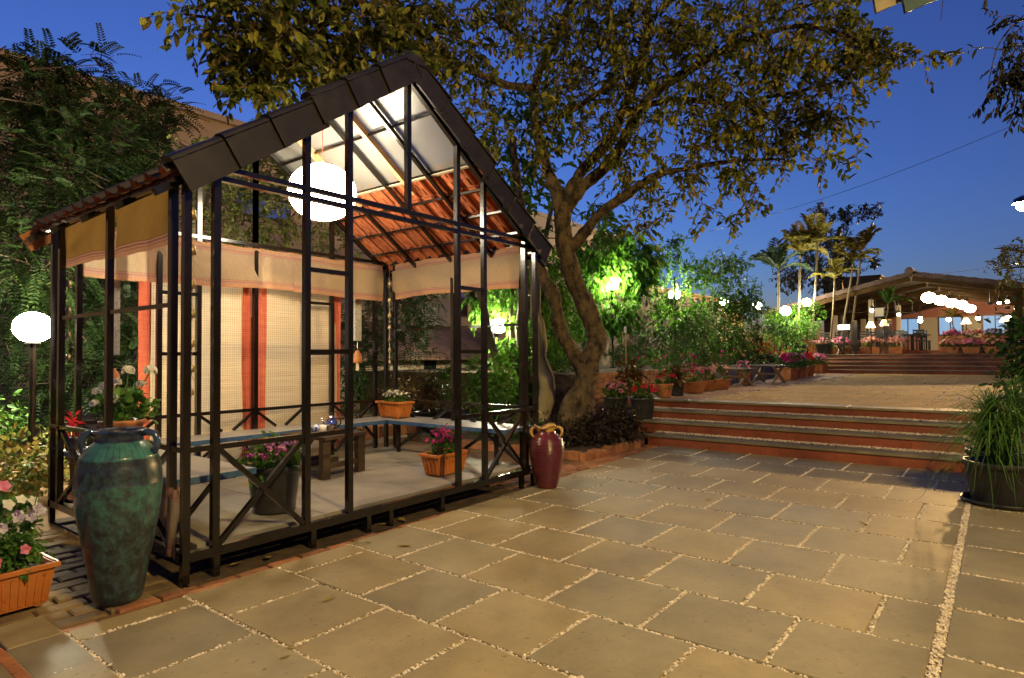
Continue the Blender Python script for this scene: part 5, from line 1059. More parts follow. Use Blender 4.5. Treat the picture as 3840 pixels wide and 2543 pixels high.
blobs = B3([(480, 40, 5.2, .22, 18), (560, 60, 5.4, .35, 46), (620, 130, 5.6, .28, 34), (560, 170, 5.5, .14, 12), (700, 50, 6.0, .42, 60), (690, 165, 6.0, .26, 26), (600, 205, 5.8, .15, 12), (820, 30, 6.4, .5, 70), (800, 140, 6.4, .35, 40), (920, 80, 7.0, .5, 64), (1010, 130, 7.6, .45, 50), (960, 0, 7, .5, 40),
            (1100, 60, 8.0, .6, 55), (1080, 220, 8.4, .38, 30), (1120, 330, 9.4, .35, 18), (1230, 40, 8.6, .6, 50), (1350, 90, 9.0, .65, 55), (1330, 240, 9.6, .4, 26), (1400, 20, 8.6, .6, 55), (1450, 170, 9.2, .5, 44),
            (1520, 40, 8.4, .65, 72), (1560, 190, 9.0, .6, 66), (1640, 90, 8.4, .6, 70), (1700, 230, 8.6, .55, 62), (1790, 60, 8.0, .6, 70), (1830, 190, 8.2, .5, 56), (1930, 60, 7.8, .45, 50), (1960, 170, 7.9, .32, 30), (2010, 100, 7.7, .25, 22), (2065, 115, 7.6, .12, 8), (2140, 130, 7.6, .06, 4),
            (1640, 320, 8.9, .42, 46), (1760, 320, 8.6, .36, 38), (1860, 290, 8.3, .28, 26), (1930, 270, 8.1, .18, 14), (1580, 400, 9.2, .30, 28), (1500, 440, 9.4, .28, 22), (1700, 400, 8.9, .24, 20), (1740, 455, 8.8, .12, 9), (1640, 480, 9.0, .14, 9), (1900, 365, 8.3, .10, 6), (1820, 360, 8.5, .14, 10), (1440, 400, 9.6, .25, 14), (1480, 520, 9.5, .2, 12), (1985, 310, 8.0, .05, 3), (1700, 500, 9, .07, 4), (1300, 170, 9.0, .5, 34), (1380, 280, 9.2, .4, 24), (1480, 300, 9.2, .4, 26), (1250, 320, 9.3, .35, 18), (1420, 350, 9.3, .3, 16)])
blobs = [(c, np.asarray(r)*1.08, int(n*(1.32 if np.linalg.norm(c) > 4.2 else 1.15))) for c, r, n in blobs]
lv = Leaves(); bw = MB(); grow(bw, nd, blobs, rgT, lv, .108, .056, 10, .36, .013, .2)
bw.build('branches', 'twig', T); lv.build('crown', 'lf_tree', T)

def simple_tree(name, label, trunks, blobs_, lm, leafL, leafW, seed, per=9, twig=.34, group=None, bark='bark2', cat='tree', droop=.2, conn=.012):
    """trunks: list of (points, radii) in world; blobs: (x,y,depth,r,n) surveyed"""
    rg = np.random.RandomState(seed); p0 = np.array(trunks[0][0][0], float); t = thing(name, label, cat, p0, 0, group); mbx = MB(); nd_ = []
    for pts, rad in trunks:
        Q, Rr = limb_mesh(mbx, [np.array(p)-p0 for p in pts], rad, 9, .15, rg); nd_ += Q[len(Q)//3:]
    mbx.build('trunk', bark, t, True); l2 = Leaves(); b2 = MB(); grow(b2, nd_, [(at(x, y, depth=d)-p0, r, n) for x, y, d, r, n in blobs_], rg, l2, leafL, leafW, per, twig, conn, droop)
    b2.build('branches', 'twig', t); l2.build('crown', lm, t); return t
# tree behind the gazebo, seen through the gable
simple_tree('garden_tree', 'olive leaved tree close behind the gazebo gable', [([(3.9, 8.6, 0), (4.0, 8.6, 1.5), (4.1, 8.7, 3.0), (4.3, 8.8, 4.2)], [.12, .10, .08, .05])],
            [(560, 430, 8.8, .7, 90), (640, 480, 8.8, .7, 80), (540, 530, 8.6, .5, 50), (640, 360, 9, .6, 50), (720, 560, 8.9, .5, 40), (790, 520, 9, .4, 24)], 'lf_back', .095, .045, 21)
simple_tree('garden_tree', 'dark tall tree behind the right eave of the gazebo', [([(10.6, 8.0, 0), (10.5, 7.9, 2.0), (10.3, 7.8, 4.0), (10.2, 7.9, 6.0)], [.17, .14, .11, .07]), ([(10.5, 7.9, 2.2), (10.9, 7.7, 3.6), (11.3, 7.6, 5.0)], [.08, .06, .04])],
            [(1190, 330, 12.4, .9, 60), (1170, 460, 12.2, .7, 46), (1230, 420, 12.6, .7, 40), (1215, 560, 12, .5, 30), (1380, 500, 12.6, .6, 26), (1260, 250, 12.5, .8, 40)], 'lf_shrub', .19, .085, 22, 8, .5)
simple_tree('garden_tree', 'bright green large leaved tree around the lamp right of the trunk', [([(15.6, 9.3, 1.05), (15.6, 9.3, 2.2), (15.4, 9.1, 3.4), (15.3, 9.0, 4.6)], [.09, .08, .06, .04]), ([(15.5, 9.2, 2.9), (15.6, 8.6, 3.9), (15.7, 8.1, 4.4)], [.04, .03, .02])],
            [(1400, 585, 17.3, .85, 110), (1455, 600, 17.5, .7, 90), (1370, 650, 17.4, .6, 70), (1335, 610, 17.6, .7, 80), (1360, 740, 17.2, .45, 40), (1445, 715, 17.0, .32, 30), (1470, 655, 17.6, .35, 40), (1495, 590, 17.6, .5, 40), (1410, 730, 17.1, .35, 34), (1430, 560, 16.6, .4, 26)], 'lf_bright', .21, .105, 23, 9, .45, droop=.55)
simple_tree('garden_tree', 'slender pale trunk tree lit by the lamp behind the gazebo', [([(10.3, 8.2, 0), (10.15, 8.3, 1.2), (9.95, 8.6, 2.6), (9.9, 8.7, 3.6)], [.10, .09, .08, .06]), ([(10.6, 8.3, 0), (10.7, 8.4, 1.5), (10.8, 8.4, 3)], [.05, .045, .04])],
            [(1190, 690, 13.9, .6, 80), (1125, 700, 14.2, .5, 60), (1245, 740, 13.4, .5, 60), (1190, 810, 13.4, .4, 44), (1205, 870, 12.8, .3, 26), (1280, 700, 13.6, .5, 50), (1150, 650, 14.3, .5, 46), (1230, 640, 13.8, .6, 70), (1275, 780, 13.2, .5, 50), (1265, 620, 13.6, .5, 50), (1240, 860, 12.6, .4, 34)], 'lf_bright', .16, .075, 24, 8, .38, droop=.45)
simple_tree('bare_tree', 'grey smooth trunk just left of the gnarled trunk', [([at(1258, 985, depth=11), at(1262, 900, depth=11), at(1248, 800, depth=11.1), at(1240, 700, depth=11.3), at(1235, 560, depth=11.5)], [.17, .14, .11, .10, .09])], [(1235, 520, 11.6, .5, 12)], 'lf_shrub', .12, .06, 25, 8, .4, bark='palebark')
# feathery trees on the left
def fern_tree(name, label, base, top, blobs_, seed, n_fr=2.4, lm='lf_fern'):
    rg = np.random.RandomState(seed); p0 = np.array(base, float); t = thing(name, label, 'tree', p0); mbx = MB(); tp = np.array(top, float)-p0
    Q, Rr = limb_mesh(mbx, [(0, 0, 0), tp*.3+rg.normal(size=3)*.1, tp*.7+rg.normal(size=3)*.12, tp], [.08, .065, .045, .02], 8); l2 = Leaves(); nd_ = np.array(Q)
    for x, y, d, r, n in blobs_:
        c = at(x, y, depth=d)-p0; n = int(n*n_fr); P = c+rdir(rg, n)*(rg.uniform(0, 1, (n, 1))**.42)*r
        j = np.argmin(np.linalg.norm(nd_-c, axis=1)); mbx.tube([nd_[j], (nd_[j]+c)/2+np.array([0, 0, .1]), c], [.014, .010, .006], 5)
        for p in P:
            if rg.uniform() < .25: mbx.tube([c, (c+p)/2+rg.normal(size=3)*.06, p], [.008, .006, .003], 4)
            d0 = unit((p-c)/r*.8+rg.normal(size=3)*.6+np.array([0, 0, -.25])); L = rg.uniform(.24, .42); m_ = 9; tt = np.linspace(.12, 1, m_)[:, None]; curve = np.array([0, 0, -.10]); q = p+d0*L*tt+curve*tt*tt; sd = unit(np.cross(d0, np.array([0, 0, 1.])+rg.normal(size=3)*.3)); nn = np.cross(sd, d0)
            for sg in (-1, 1): l2.add(q, d0*.5+sd*sg, np.tile(nn, (m_, 1)), rg.uniform(.055, .085)*(1.15-.5*tt[:, 0]), .026)
    mbx.build('trunk', 'twig', t, True); l2.build('crown', lm, t); return t
fern_tree('feathery_tree', 'dark feathery leaved tree at the far left against the sky', (1.6, 9.4, 0), (1.7, 9.6, 4.6), [(40, 250, 8.5, .65, 70), (130, 230, 8.6, .65, 80), (60, 380, 8.4, .8, 100), (170, 380, 8.6, .8, 100), (250, 300, 8.8, .6, 70), (30, 520, 8.3, .8, 90), (110, 150, 8.6, .35, 26), (230, 150, 8.9, .25, 12), (100, 620, 8.2, .6, 60)], 41)
fern_tree('feathery_tree', 'feathery leaved tree behind the left eave of the gazebo', (3.2, 10.6, 0), (3.3, 10.4, 4.4), [(300, 300, 10, .7, 70), (350, 250, 10.2, .5, 40), (330, 380, 9.8, .6, 60), (200, 480, 9.4, .8, 80), (390, 240, 10.4, .25, 12), (270, 420, 9.6, .7, 70), (470, 430, 9.8, .6, 50)], 42)
fern_tree('feathery_tree', 'low feathery tree behind the left side rails', (3.7, 10.3, 0), (3.6, 10.2, 2.2), [(210, 700, 9.2, .7, 90), (300, 720, 9.2, .6, 70), (210, 820, 9.0, .6, 70), (300, 850, 9.0, .5, 60), (110, 760, 8.8, .5, 50), (310, 930, 8.9, .4, 36), (40, 850, 8.8, .6, 60), (60, 680, 8.6, .6, 60), (130, 900, 8.8, .5, 50)], 43)
fern_tree('feathery_tree', 'soft feathery tree behind the bells at the back right corner', (7.6, 11.5, 0), (7.7, 11.4, 2.8), [(870, 720, 13, .9, 80), (950, 700, 13.2, .7, 60), (840, 800, 12.8, .7, 60), (960, 780, 13.3, .5, 36), (985, 690, 13.5, .4, 24)], 44)

# ------------------------------------------------------------------ shrubs, hedges, palms
def bush(name, label, loc, blobs_, lm, L, W, seed, stems=5, group=None, cat='shrub', stem_m='twig', fm=None, nf=0, fr=.03, spread=.3):
    """blobs: (dx,dy,dz, rx,ry,rz, n) above the base"""
    rg = np.random.RandomState(seed); t = thing(name, label, cat, loc, 0, group); l2 = Leaves(); zt = max(b[2] for b in blobs_)
    for dx, dy, dz, rx, ry, rz, n in blobs_: blob_leaves(l2, rg, (dx, dy, dz), (rx, ry, rz), n, L, W, spread=spread)
    l2.build('foliage', lm, t); sm = MB()
    for k in range(stems):
        b = blobs_[k % len(blobs_)]; a = rg.uniform(0, 6.28); q = np.array([b[0]+b[3]*.5*math.cos(a), b[1]+b[4]*.5*math.sin(a), b[2]]); sm.tube([(rg.uniform(-.05, .05), rg.uniform(-.05, .05), 0), q*np.array([.5, .5, .5])+rg.normal(size=3)*.03, q], [.014, .011, .006], 5)
    sm.build('stems', stem_m, t)
    if fm:
        fv = Leaves(); P = []
        for q in range(nf): b = blobs_[q % len(blobs_)]; d = rdir(rg, 1)[0]; d[2] = abs(d[2]); P.append(np.array(b[:3])+d*np.array(b[3:6])*1.05)
        bloom(fv, rg, P, np.array(P)-np.array([0, 0, zt*.4]), fr, 6); stuff(fv.build('flowers', fm, t))
    return t
# purple ground cover round the trunk
bush('hedge', 'dark purple leaved low hedge at the foot of the big tree', (8.35, 4.95, .09), [(-.55, .25, .16, .4, .5, .2, 900), (0, -.1, .20, .55, .35, .22, 1300), (.45, -.15, .22, .5, .35, .26, 1300), (.75, .2, .2, .35, .4, .24, 800), (-.3, .7, .15, .5, .4, .18, 500)], 'lf_purple', .085, .034, 61, 14, cat='hedge')
bush('hedge', 'low green undergrowth behind the maroon jar', (7.85, 6.1, .09), [(0, 0, .14, .35, .6, .16, 500), (.3, .7, .14, .4, .5, .18, 300)], 'lf_shrub', .07, .035, 62, 6, cat='hedge')
# left of the gazebo
bush('shrub', 'glossy green shrub behind the lamp pole at the left edge', (1.75, 8.9, 0), [(0, 0, .75, .45, .4, .35, 650), (-.4, .1, .6, .4, .4, .4, 400)], 'lf_shrub', .085, .055, 63, 8)
bush('shrub', 'yellow variegated shrub at the left edge below the lamp', (1.75, 7.9, 0), [(.1, 0, .35, .5, .4, .32, 800), (-.4, .1, .38, .5, .4, .35, 600), (.35, .35, .22, .3, .3, .25, 300)], 'lf_varieg', .075, .048, 64, 8)
bush('shrub', 'dark leafy shrub between the lamp pole and gazebo corner', (2.6, 9.0, 0), [(0, 0, .3, .5, .35, .3, 420), (-.6, 0, .22, .4, .3, .25, 260)], 'lf_varieg', .07, .04, 65, 6)
# behind the gazebo right half, potted greenery
def potplant(label, px_, py_, d, zg, r, h, blobs_, lm, L, W, seed, pot='black'):
    p = at(px_, py_, depth=d); t = bush('potted_shrub', label, (p[0], p[1], zg), [(a, b, c+h, e, f, g, n) for a, b, c, e, f, g, n in blobs_], lm, L, W, seed, 5, 'potted shrubs behind the gazebo', 'potted plant'); round_parts(t, r, h, 'blackpot', .8); return t
potplant('potted shrub behind the white flower planter, leftmost of the potted row', 985, 930, 11.6, .0, .22, .42, [(0, 0, .22, .28, .28, .2, 160), (0, 0, .5, .2, .2, .2, 90)], 'lf_croton', .11, .05, 71)
potplant('dark green potted shrub in the middle of the row behind the gazebo', 1040, 925, 11.8, .0, .25, .45, [(0, 0, .45, .42, .42, .4, 420)], 'lf_box', .10, .05, 72)
potplant('bright leafy potted shrub right of the middle behind the gazebo', 1108, 930, 11.2, .0, .24, .4, [(0, 0, .4, .45, .45, .4, 500), (.1, 0, .75, .3, .3, .25, 200)], 'lf_shrub', .11, .055, 73)
potplant('pale leaved potted shrub under the lamp behind the gazebo', 1165, 930, 11.4, .0, .22, .38, [(0, 0, .4, .38, .38, .38, 380), (0, 0, .85, .25, .25, .25, 160)], 'lf_bright', .11, .05, 74)
bush('shrub', 'green shrub seen right of the bamboo blinds', (6.25, 8.3, 0), [(0, 0, .6, .4, .4, .5, 520), (.15, 0, 1.1, .3, .3, .35, 300)], 'lf_box', .07, .035, 75, 7)
bush('shrub', 'dark reddish shrub before the outbuilding wall', (8.9, 10.2, 0), [(0, 0, .5, .5, .4, .5, 300), (.7, .1, .45, .4, .4, .45, 220)], 'lf_croton', .10, .04, 76, 7)
kb = tag(MB().box(6.1, 9.6, 8.95, 9.05, -.05, .16).build('garden_kerb', 'mortar'), 'low brick edging of the bed behind the gazebo', 'kerb')
for k in range(15): MB().cbox(6.1+k*.23, 6.32+k*.23, 8.90, 9.06, -.02, .18+rgw.uniform(-.012, .012), .01, .006, rgw).build('brick', 'brick', kb)
struct(MB().box(6.1, 9.9, 9.06, 12.5, -.1, .12).build('back_bed', 'earth'))
# box balls and their sign
for (x, y), lb in zip(((12.58, 6.75), (13.25, 6.75)), ('clipped boxwood ball nearer the big trunk', 'clipped boxwood ball farther from the big trunk')):
    bush('boxwood_ball', lb, (x, y, 1.07), [(0, 0, .36, .27, .27, .25, 1500)], 'lf_box', .035, .022, int(x*10), 3, 'clipped boxwood balls', spread=.16)
p = at(1447, 762, depth=13.4); t = thing('plant_label', 'small white plant label on a stick above the boxwood ball', 'sign', (p[0], p[1], 1.08), R(-30)); h = p[2]-1.08
MB().box(-.008, .008, -.008, .008, 0, h-.05).build('stick', 'wood', t); MB().box(-.014, -.009, -.05, .05, h-.065, h+.065).build('card', 'white', t)
# croton behind the pots
bush('croton', 'bronze leaved croton behind the black pots on the steps', (11.4, 5.85, .63), [(0, 0, .35, .3, .25, .3, 120)], 'lf_croton', .22, .055, 81, 5)
bush('shrub', 'dark undergrowth between the trunk and the brick wall', (10.9, 7.3, 1.07), [(0, 0, .2, .7, .4, .25, 500), (.9, 0, .2, .5, .4, .25, 350)], 'lf_box', .08, .04, 82, 5)
# rambling shrubs along the raised bed
rows = [((1560, 640, 19.5), 'pale green rambling shrub round the half hidden lamp', [(1560, 590, 19.6, .55, 60), (1600, 640, 19.4, .6, 70), (1540, 700, 19.2, .5, 50), (1590, 740, 19.2, .6, 60), (1520, 640, 19.4, .35, 26)], 'lf_bright', .13, 1.0),
        ((1650, 700, 21), 'tall dense green shrub standing highest in the garden row', [(1650, 630, 21, .55, 60), (1690, 620, 21, .55, 60), (1670, 720, 20.6, .8, 120), (1720, 700, 21, .7, 90), (1640, 790, 20.4, .6, 70), (1700, 800, 20.6, .6, 70)], 'lf_shrub', .14, 1.0),
        ((1600, 840, 17.5), 'wiry climbing shrub on a frame above the flower troughs', [(1590, 800, 17.6, .45, 40), (1620, 760, 17.8, .5, 44), (1560, 830, 17.4, .4, 30), (1640, 830, 17.4, .4, 36)], 'lf_shrub', .10, 1.0),
        ((1740, 800, 22), 'dark round shrub behind the wooden benches', [(1730, 780, 22, .6, 80), (1760, 830, 22, .5, 60), (1700, 850, 21.6, .5, 50)], 'lf_box', .12, 1.0),
        ((1790, 790, 25), 'wispy rose standard before the middle distant lamp', [(1790, 760, 25, .55, 60), (1820, 780, 25, .5, 50), (1800, 830, 24.6, .4, 30)], 'lf_shrub', .12, 1.0),
        ((1850, 770, 27), 'wispy rose standard nearest the palms', [(1850, 760, 27, .6, 60), (1870, 720, 27.4, .5, 44), (1840, 800, 26.6, .4, 26)], 'lf_bright', .13, 1.0)]
for i, ((x, y, d), lb, bl, lm, L, _) in enumerate(rows):
    p = at(x, y, depth=d); g = (p[0], p[1], 1.06); simple_tree('garden_shrub', lb, [([g, (p[0], p[1], (1.06+p[2])/2), tuple(p)], [.05, .04, .03]), ([g, (p[0]+.2, p[1]-.2, 1.6), (p[0]+.4, p[1]-.3, 2.4)], [.03, .025, .02])], bl, lm, L, L*.5, 130+i, 10, .4, 'rambling shrubs of the raised bed', 'bark2', 'shrub', .15, .012)
for i, (x, y, h_, lb) in enumerate(((14.2, 9.9, 2.2, 'dark dense shrub mass before the stone wall, left part'), (22.0, 9.6, 2.8, 'dark dense shrub mass behind the garden lamps, middle part'), (27.0, 9.8, 3.2, 'dark dense shrub mass behind the garden lamps, right part'))):
    bush('tall_hedge', lb, (x, y, 1.06), [(-1.6, 0, h_*.35, 1.1, .6, h_*.4, 420), (0, 0, h_*.5, 1.3, .6, h_*.5, 700), (1.7, 0, h_*.4, 1.2, .6, h_*.45, 560), (3.2, .1, h_*.35, 1.0, .5, h_*.4, 320)] if i else [(-.6, 0, .5, .8, .3, .5, 260), (.6, 0, .4, .9, .3, .45, 240)], 'lf_box', .17, .085, 140+i, 9, 'dense shrubs behind the lamps', 'hedge', spread=.25)
bush('flower_bed', 'mixed pink and white flowers at the edge of the raised bed', (15.5, 6.6, 1.07), [(-2, 0, .15, .9, .25, .2, 260), (0, 0, .2, 1.0, .25, .25, 300), (2, 0, .2, 1.0, .25, .25, 300), (4.5, 0, .25, 1.4, .3, .3, 300), (7.5, 0, .3, 1.6, .3, .35, 300)], 'lf_shrub', .10, .05, 83, 10, cat='flower bed', fm='fl_magenta', nf=30, fr=.045)
# palms
def palm(name, label, base, top, nfr, FL, seed, lm='lf_palm', r=.07, group='palms beside the pavilion', lean=0):
    rg = np.random.RandomState(seed); b0 = np.array(base, float); t = thing(name, label, 'palm tree', b0, 0, group); tp = np.array(top, float)-b0
    mbx = MB(); limb_mesh(mbx, [(0, 0, 0), tp*.35+np.array([.03, .02, 0]), tp*.7, tp], [r*1.1, r*.95, r*.85, r*.9], 9); mbx.tube([tp, tp+np.array([0, 0, .35])], [r*.95, r*.4], 8); mbx.build('trunk', 'bark2', t, True)
    l2 = Leaves(); rb = MB(); tp = tp+np.array([0, 0, .3])
    for k in range(nfr):
        a = k*2.399+rg.uniform(-.3, .3); el = rg.uniform(.45, 1.4); d = np.array([math.cos(a)*math.cos(el), math.sin(a)*math.cos(el), math.sin(el)]); L = 1.25*FL*rg.uniform(.8, 1.15); m_ = 40; s_ = np.linspace(0, 1, m_)[:, None]
        P = tp+d*L*s_+np.array([0, 0, -1])*L*(.10+.50*math.cos(el))*s_**2.6; rb.tube([tuple(q) for q in P[::5]]+[tuple(P[-1])], [.014]*len(P[::5])+[.004], 4); T_ = unit(np.gradient(P, axis=0)); sd = unit(np.cross(T_, np.array([0, 0, 1.]))); up = np.cross(sd, T_)
        w_ = L*.24*np.sin(PI*np.clip(s_[:, 0]*.86+.12, 0, 1))
        for sg in (-1, 1): l2.add(P[4:], T_[4:]*.7+sd[4:]*sg+up[4:]*.25-np.array([0, 0, .2])+rg.normal(size=(m_-4, 3))*.12, up[4:], w_[4:]*rg.uniform(.9, 1.1), .019*L/1.2)
    rb.build('fronds_stalks', lm, t); l2.build('crown', lm, t); return t
palm('palm_tree', 'golden lit palm with the tallest bare trunk next to the pavilion', (32.6, 5.55, 1.38), at(1990, 600, depth=29), 10, 1.45, 201, r=.055)
palm('palm_tree', 'golden lit palm leaning left beside the tallest palm', (32.2, 5.9, 1.38), at(1972, 620, depth=29), 8, 1.2, 202, r=.05)
palm('palm_tree', 'bushy palm left of the bare trunked pair, highest crown', (31.5, 6.9, 1.38), at(1890, 580, depth=29), 13, 1.6, 203, r=.06)
palm('palm_tree', 'bushy palm in the middle of the palm clump', (31.0, 7.4, 1.38), at(1850, 600, depth=29.5), 13, 1.55, 204, r=.06)
palm('palm_tree', 'dark palm at the left of the palm clump', (30.6, 8.1, 1.3), at(1800, 640, depth=29), 12, 1.5, 205, r=.06, lm='lf_fern')
palm('palm_tree', 'low palm with fan of fronds before the pavilion roof', (32.4, 6.3, 1.38), at(1930, 660, depth=28.5), 10, 1.2, 206, r=.05)
palm('palm_tree', 'small potted palm inside the pavilion, under the lanterns', (36.0, 1.45, 1.55), at((3100+1480/3.1365)/1.6216, (900+985/3.1365)/1.6216, depth=29.5), 9, .62, 207, r=.03, group=None)
palm('palm_tree', 'small palm before the left pavilion tables', (34.0, 4.6, 1.5), at((3100+720/3.1365)/1.6216, (900+830/3.1365)/1.6216, depth=29), 9, .95, 208, r=.03, group=None, lm='lf_shrub')
bush('shrub', 'green leafy shrub below the palms at the terrace edge', (30.6, 7.6, 1.3), [(0, 0, 1.5, .9, .7, .7, 500), (.6, -.6, 1.1, .6, .5, .6, 360), (-.8, .4, 1.3, .7, .6, .7, 340)], 'lf_bright', .18, .08, 209, 8)
# dark tree beyond
simple_tree('distant_tree', 'black silhouetted tree rising behind the palms', [([(40, 7.2, 1.0), (40, 7.2, 4), (39.6, 7.3, 7), (39.3, 7.0, 8.6)], [.3, .25, .2, .1]), ([(39.8, 7.2, 6), (40, 6.2, 7.6), (40.2, 5.5, 8.8)], [.12, .1, .05])],
            [(1900, 495, 35, .55, 40), (1950, 500, 35, .5, 40), (2000, 490, 35, .4, 26), (2025, 485, 35, .25, 14), (1930, 560, 35, .8, 90), (2020, 605, 35, .3, 14), (1850, 550, 35, .6, 50), (1960, 600, 35, .8, 80), (1900, 640, 35.5, .9, 100), (1830, 640, 35, .9, 90), (1880, 590, 35, .8, 80)], 'lf_dark', .2, .1, 211, 10, .4, bark='darkwood')
dk = thing('shed', 'dark flat roofed block behind the left pavilion roof', 'building', (53.5, 8.0, 1.3)); MB().box(-1, 2, -1.2, 2.6, 0, 5.75).build('wall', 'lf_dark', dk); MB().box(-1.1, 2.1, -1.3, 2.7, 5.75, 5.85).build('roof', 'lf_dark', dk)
# right edge
bush('shrub', 'big dark green shrub at the right edge beside the far steps', (11.7, -.62, .58), [(0, 0, .6, .65, .5, .55, 760), (.15, .2, 1.1, .55, .45, .4, 520), (-.3, .35, .35, .45, .35, .35, 320), (.6, .1, .9, .5, .45, .5, 300)], 'lf_box', .12, .06, 221, 9)
bush('shrub', 'violet flowered low shrub behind the potted grass palm', (9.9, -.42, .36), [(0, 0, .3, .35, .2, .3, 220), (.5, .05, .4, .3, .2, .3, 160)], 'lf_croton', .09, .045, 222, 5, fm='fl_violet', nf=8, fr=.05)
t = thing('potted_palm', 'black tub with feathery grass palm at the right edge', 'potted plant', (7.62, .0, .006)); round_parts(t, .31, .40, taper=.82, n=44)
MB().lathe([(.05, 0), (.33, 0), (.355, .035), (.34, .04), (.31, .012)], 40, cap=False).build('saucer', 'blackpot', t, True)
rg = np.random.RandomState(33); l2 = Leaves(); rb = MB()
heads = [(0, 0, .70), (.06, -.08, 1.05), (-.08, .08, .90), (.12, .12, .74), (-.08, -.12, .80), (0, .14, .56)]; RV = []; RF = []; nb = 0
for hx, hy, hz in heads:
    rb.tube([(hx*.3, hy*.3, .3), (hx*.7, hy*.7, hz*.7), (hx, hy, hz)], [.022, .018, .012], 7)
    n = 150; a = rg.uniform(0, 6.283, n); el = rg.uniform(-.05, 1.45, n); d = np.stack([np.cos(a)*np.cos(el), np.sin(a)*np.cos(el), np.sin(el)], 1); L = rg.uniform(.42, .85, n)[:, None]; sd = unit(np.cross(d, np.array([0, 0, 1.])+rg.normal(size=(n, 3))*.2)); k_ = 7; rows_ = []
    st_ = np.array([hx, hy, hz])+np.array([0, 0, -1.])*rg.uniform(0, .25, (n, 1))*(hz-.35)
    for i in range(k_):
        s_ = i/(k_-1); p = st_+d*L*s_+np.array([0, 0, -1.])*L*rg.uniform(.55, .75)*s_**2.1; w_ = .0042*(1-s_)**.6+.0006; rows_ += [p-sd*w_, p+sd*w_]
    V_ = np.stack(rows_, 1).reshape(-1, 3); b0 = nb+np.arange(n)[:, None]*k_*2
    for i in range(k_-1): RF.append(b0+np.array([[i*2, i*2+1, i*2+3, i*2+2]]))
    RV.append(V_); nb += len(V_)
rb.build('stems', 'lf_shrub', t); mesh_obj('foliage', np.concatenate(RV), np.concatenate(RF), 'lf_ger', t)
t2 = thing('potted_plant', 'second black tub half hidden behind the grass palm', 'potted plant', (8.45, .05, .006)); round_parts(t2, .27, .40, taper=.82); bedding(t2, 34, .26, .26, .34, .3, 260, .09, 'lf_box', 4, .03, 'fl_violet', stems=False)
# overhanging trees, right
simple_tree('overhanging_tree', 'bare twigged tree with drooping leaves at the top right corner', [([(9.6, -1.6, 0), (9.5, -1.55, 2.2), (9.4, -1.4, 4.2), (9.3, -1.0, 6.0)], [.16, .13, .1, .07]), ([(9.4, -1.3, 4.6), (9.1, -.5, 5.2), (8.9, -.1, 5.0), (8.8, .05, 4.4)], [.03, .014, .008, .003]), ([(9.3, -1.0, 6.0), (8.9, -.3, 6.4), (8.6, .3, 6.0), (8.5, .45, 5.2)], [.03, .012, .007, .003])],
            [(2345, 170, 7, .16, 18), (2325, 190, 7, .1, 9), (2362, 240, 7, .1, 9), (2355, 130, 7, .14, 10), (2330, 60, 7, .2, 3), (2300, 120, 7, .12, 2), (2355, 30, 7, .2, 4)], 'lf_dark', .11, .04, 231, 10, .3, bark='darkwood', droop=.5)
simple_tree('overhanging_tree', 'orange lit branch tips below the street lamp', [([(17.2, -1.6, .6), (17.1, -1.5, 2.0), (16.9, -1.2, 3.2), (16.7, -.8, 3.7)], [.12, .1, .07, .04]), ([(16.9, -1.2, 3.2), (16.6, -.3, 3.55), (16.4, .05, 3.6)], [.04, .025, .01]), ([(16.9, -1.2, 3.0), (16.6, -.4, 3.2), (16.4, .05, 3.15)], [.03, .02, .008])],
            [(2330, 600, 12.8, .22, 22), (2355, 580, 12.8, .22, 18), (2300, 605, 12.8, .12, 8), (2350, 640, 13, .2, 14)], 'lf_varieg', .09, .04, 232, 8, .3, droop=.2)
# cables
c1 = at(1640, 535, depth=22); c2 = at(2420, 258, depth=16)
tag(MB().tube([c1+(c2-c1)*k/16+np.array([0, 0, -.25*math.sin(PI*k/16)]) for k in range(17)], .007, 5).build('overhead_cable', 'blackplastic'), 'thin black cable crossing the sky on the right', 'cable')
c1 = at(1930, 645, depth=45); c2 = at(2420, 600, depth=40)
tag(MB().tube([c1+(c2-c1)*k/12+np.array([0, 0, -.3*math.sin(PI*k/12)]) for k in range(13)], .012, 5).build('overhead_cable', 'blackplastic'), 'faint cable low above the pavilion roof', 'cable')
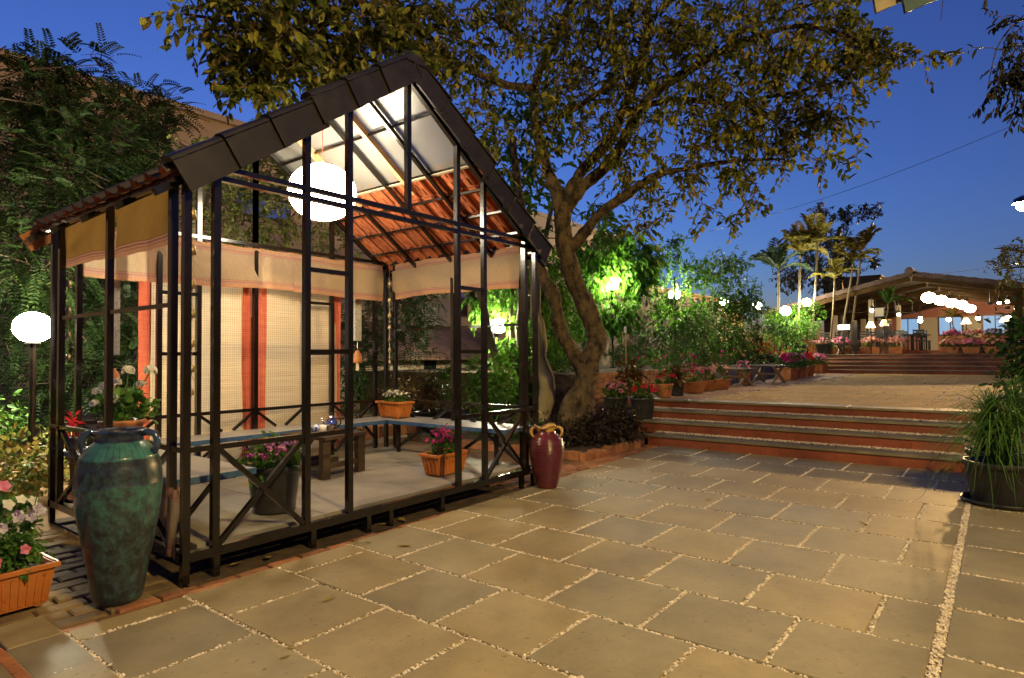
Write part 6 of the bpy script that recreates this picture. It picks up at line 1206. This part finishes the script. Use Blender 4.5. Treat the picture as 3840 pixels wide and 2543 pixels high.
# signboards high in the top right corner, on a bracket from a post outside
M['tealboard'] = mat('teal_board', (.02, .05, .055), (.035, .075, .075), 6, .5, .2, 20); M['creamboard'] = mat('worn_cream_board', (.17, .145, .09), (.26, .22, .15), 6, .8, .3, 20)
t = thing('signboard', 'two overlapping boards of a sign jutting in at the top', 'sign', (8.3, -3.2, 0)); q0 = np.array([8.3, -3.2, 0])
def board(pa, pb, pc, dpt, m, nm):
    A, B_, C_ = (at(*p, depth=dpt)-q0 for p in (pa, pb, pc)); D_ = A+(C_-B_); nrm = unit(np.cross(B_-A, C_-B_))*.03; V = [A, B_, C_, D_]; V = V+[p+nrm for p in V]
    MB().add(V, [(0, 1, 2, 3), (7, 6, 5, 4), (0, 4, 5, 1), (1, 5, 6, 2), (2, 6, 7, 3), (3, 7, 4, 0)]).build(nm, m, t)
board((2005, -60), (2023, 33), (2086, 5), 6.0, 'creamboard', 'board'); board((2072, -60), (2090, 33), (2200, -14), 5.9, 'tealboard', 'board')
MB().tube([(0, 0, 0), (0, 0, 5.6)], .05, 10).build('post', 'steel', t); MB().bar((0, 0, 5.4), tuple(at(2110, -60, depth=6.1)-q0), .05).build('bracket', 'steel', t)
# fallen leaves on the paving and under the gazebo
LM = me_of(MB().add([(-.045, 0, .003), (-.015, .018, .010), (.02, .015, .006), (.05, 0, .012), (.02, -.015, .009), (-.015, -.018, .004)], [(0, 1, 2, 3), (0, 3, 4, 5)]), 'fallen_leaf', 'dryleaf')
spots = [(760, 1387, 0, 'curled yellow leaf on the near paving, right of the teal jar'), (935, 1263, 0, 'small pale leaf on the paving before the gazebo'), (672, 1497, 0, 'dry leaf on the paving at the bottom edge'), (1640, 1157, 0, 'dark green leaf in the middle of the plaza'), (2000, 1212, 0, 'dry leaf near the right pebble border'), (660, 1520, 0, 'tiny dry leaf at the very bottom of the picture'), (925, 1070, .201, 'orange leaf on the gazebo floor'), (570, 1122, .201, 'pale leaf beside the verbena pot'), (890, 1212, 0, 'yellow leaf under the edge of the gazebo'), (930, 1203, 0, 'green leaf under the edge of the gazebo'), (545, 1305, 0, 'crumpled greenish leaf under the near frame'), (850, 1255, 0, 'brown leaf on the brick edging'), (620, 1290, 0, 'brown leaf behind the brick edging'), (1330, 1105, 0, 'dry leaf right of the maroon jar')]
for i, (x, y, z, lb) in enumerate(spots):
    p = at(x, y, Z=z+.004); o = inst(LM, 'fallen_leaf', None, tuple(p), (.1*math.sin(i*3), .12*math.cos(i*7), i*1.9), (1.05+.35*math.sin(i*2.2),)*3); tag(o, lb, 'leaf', 'fallen leaves')
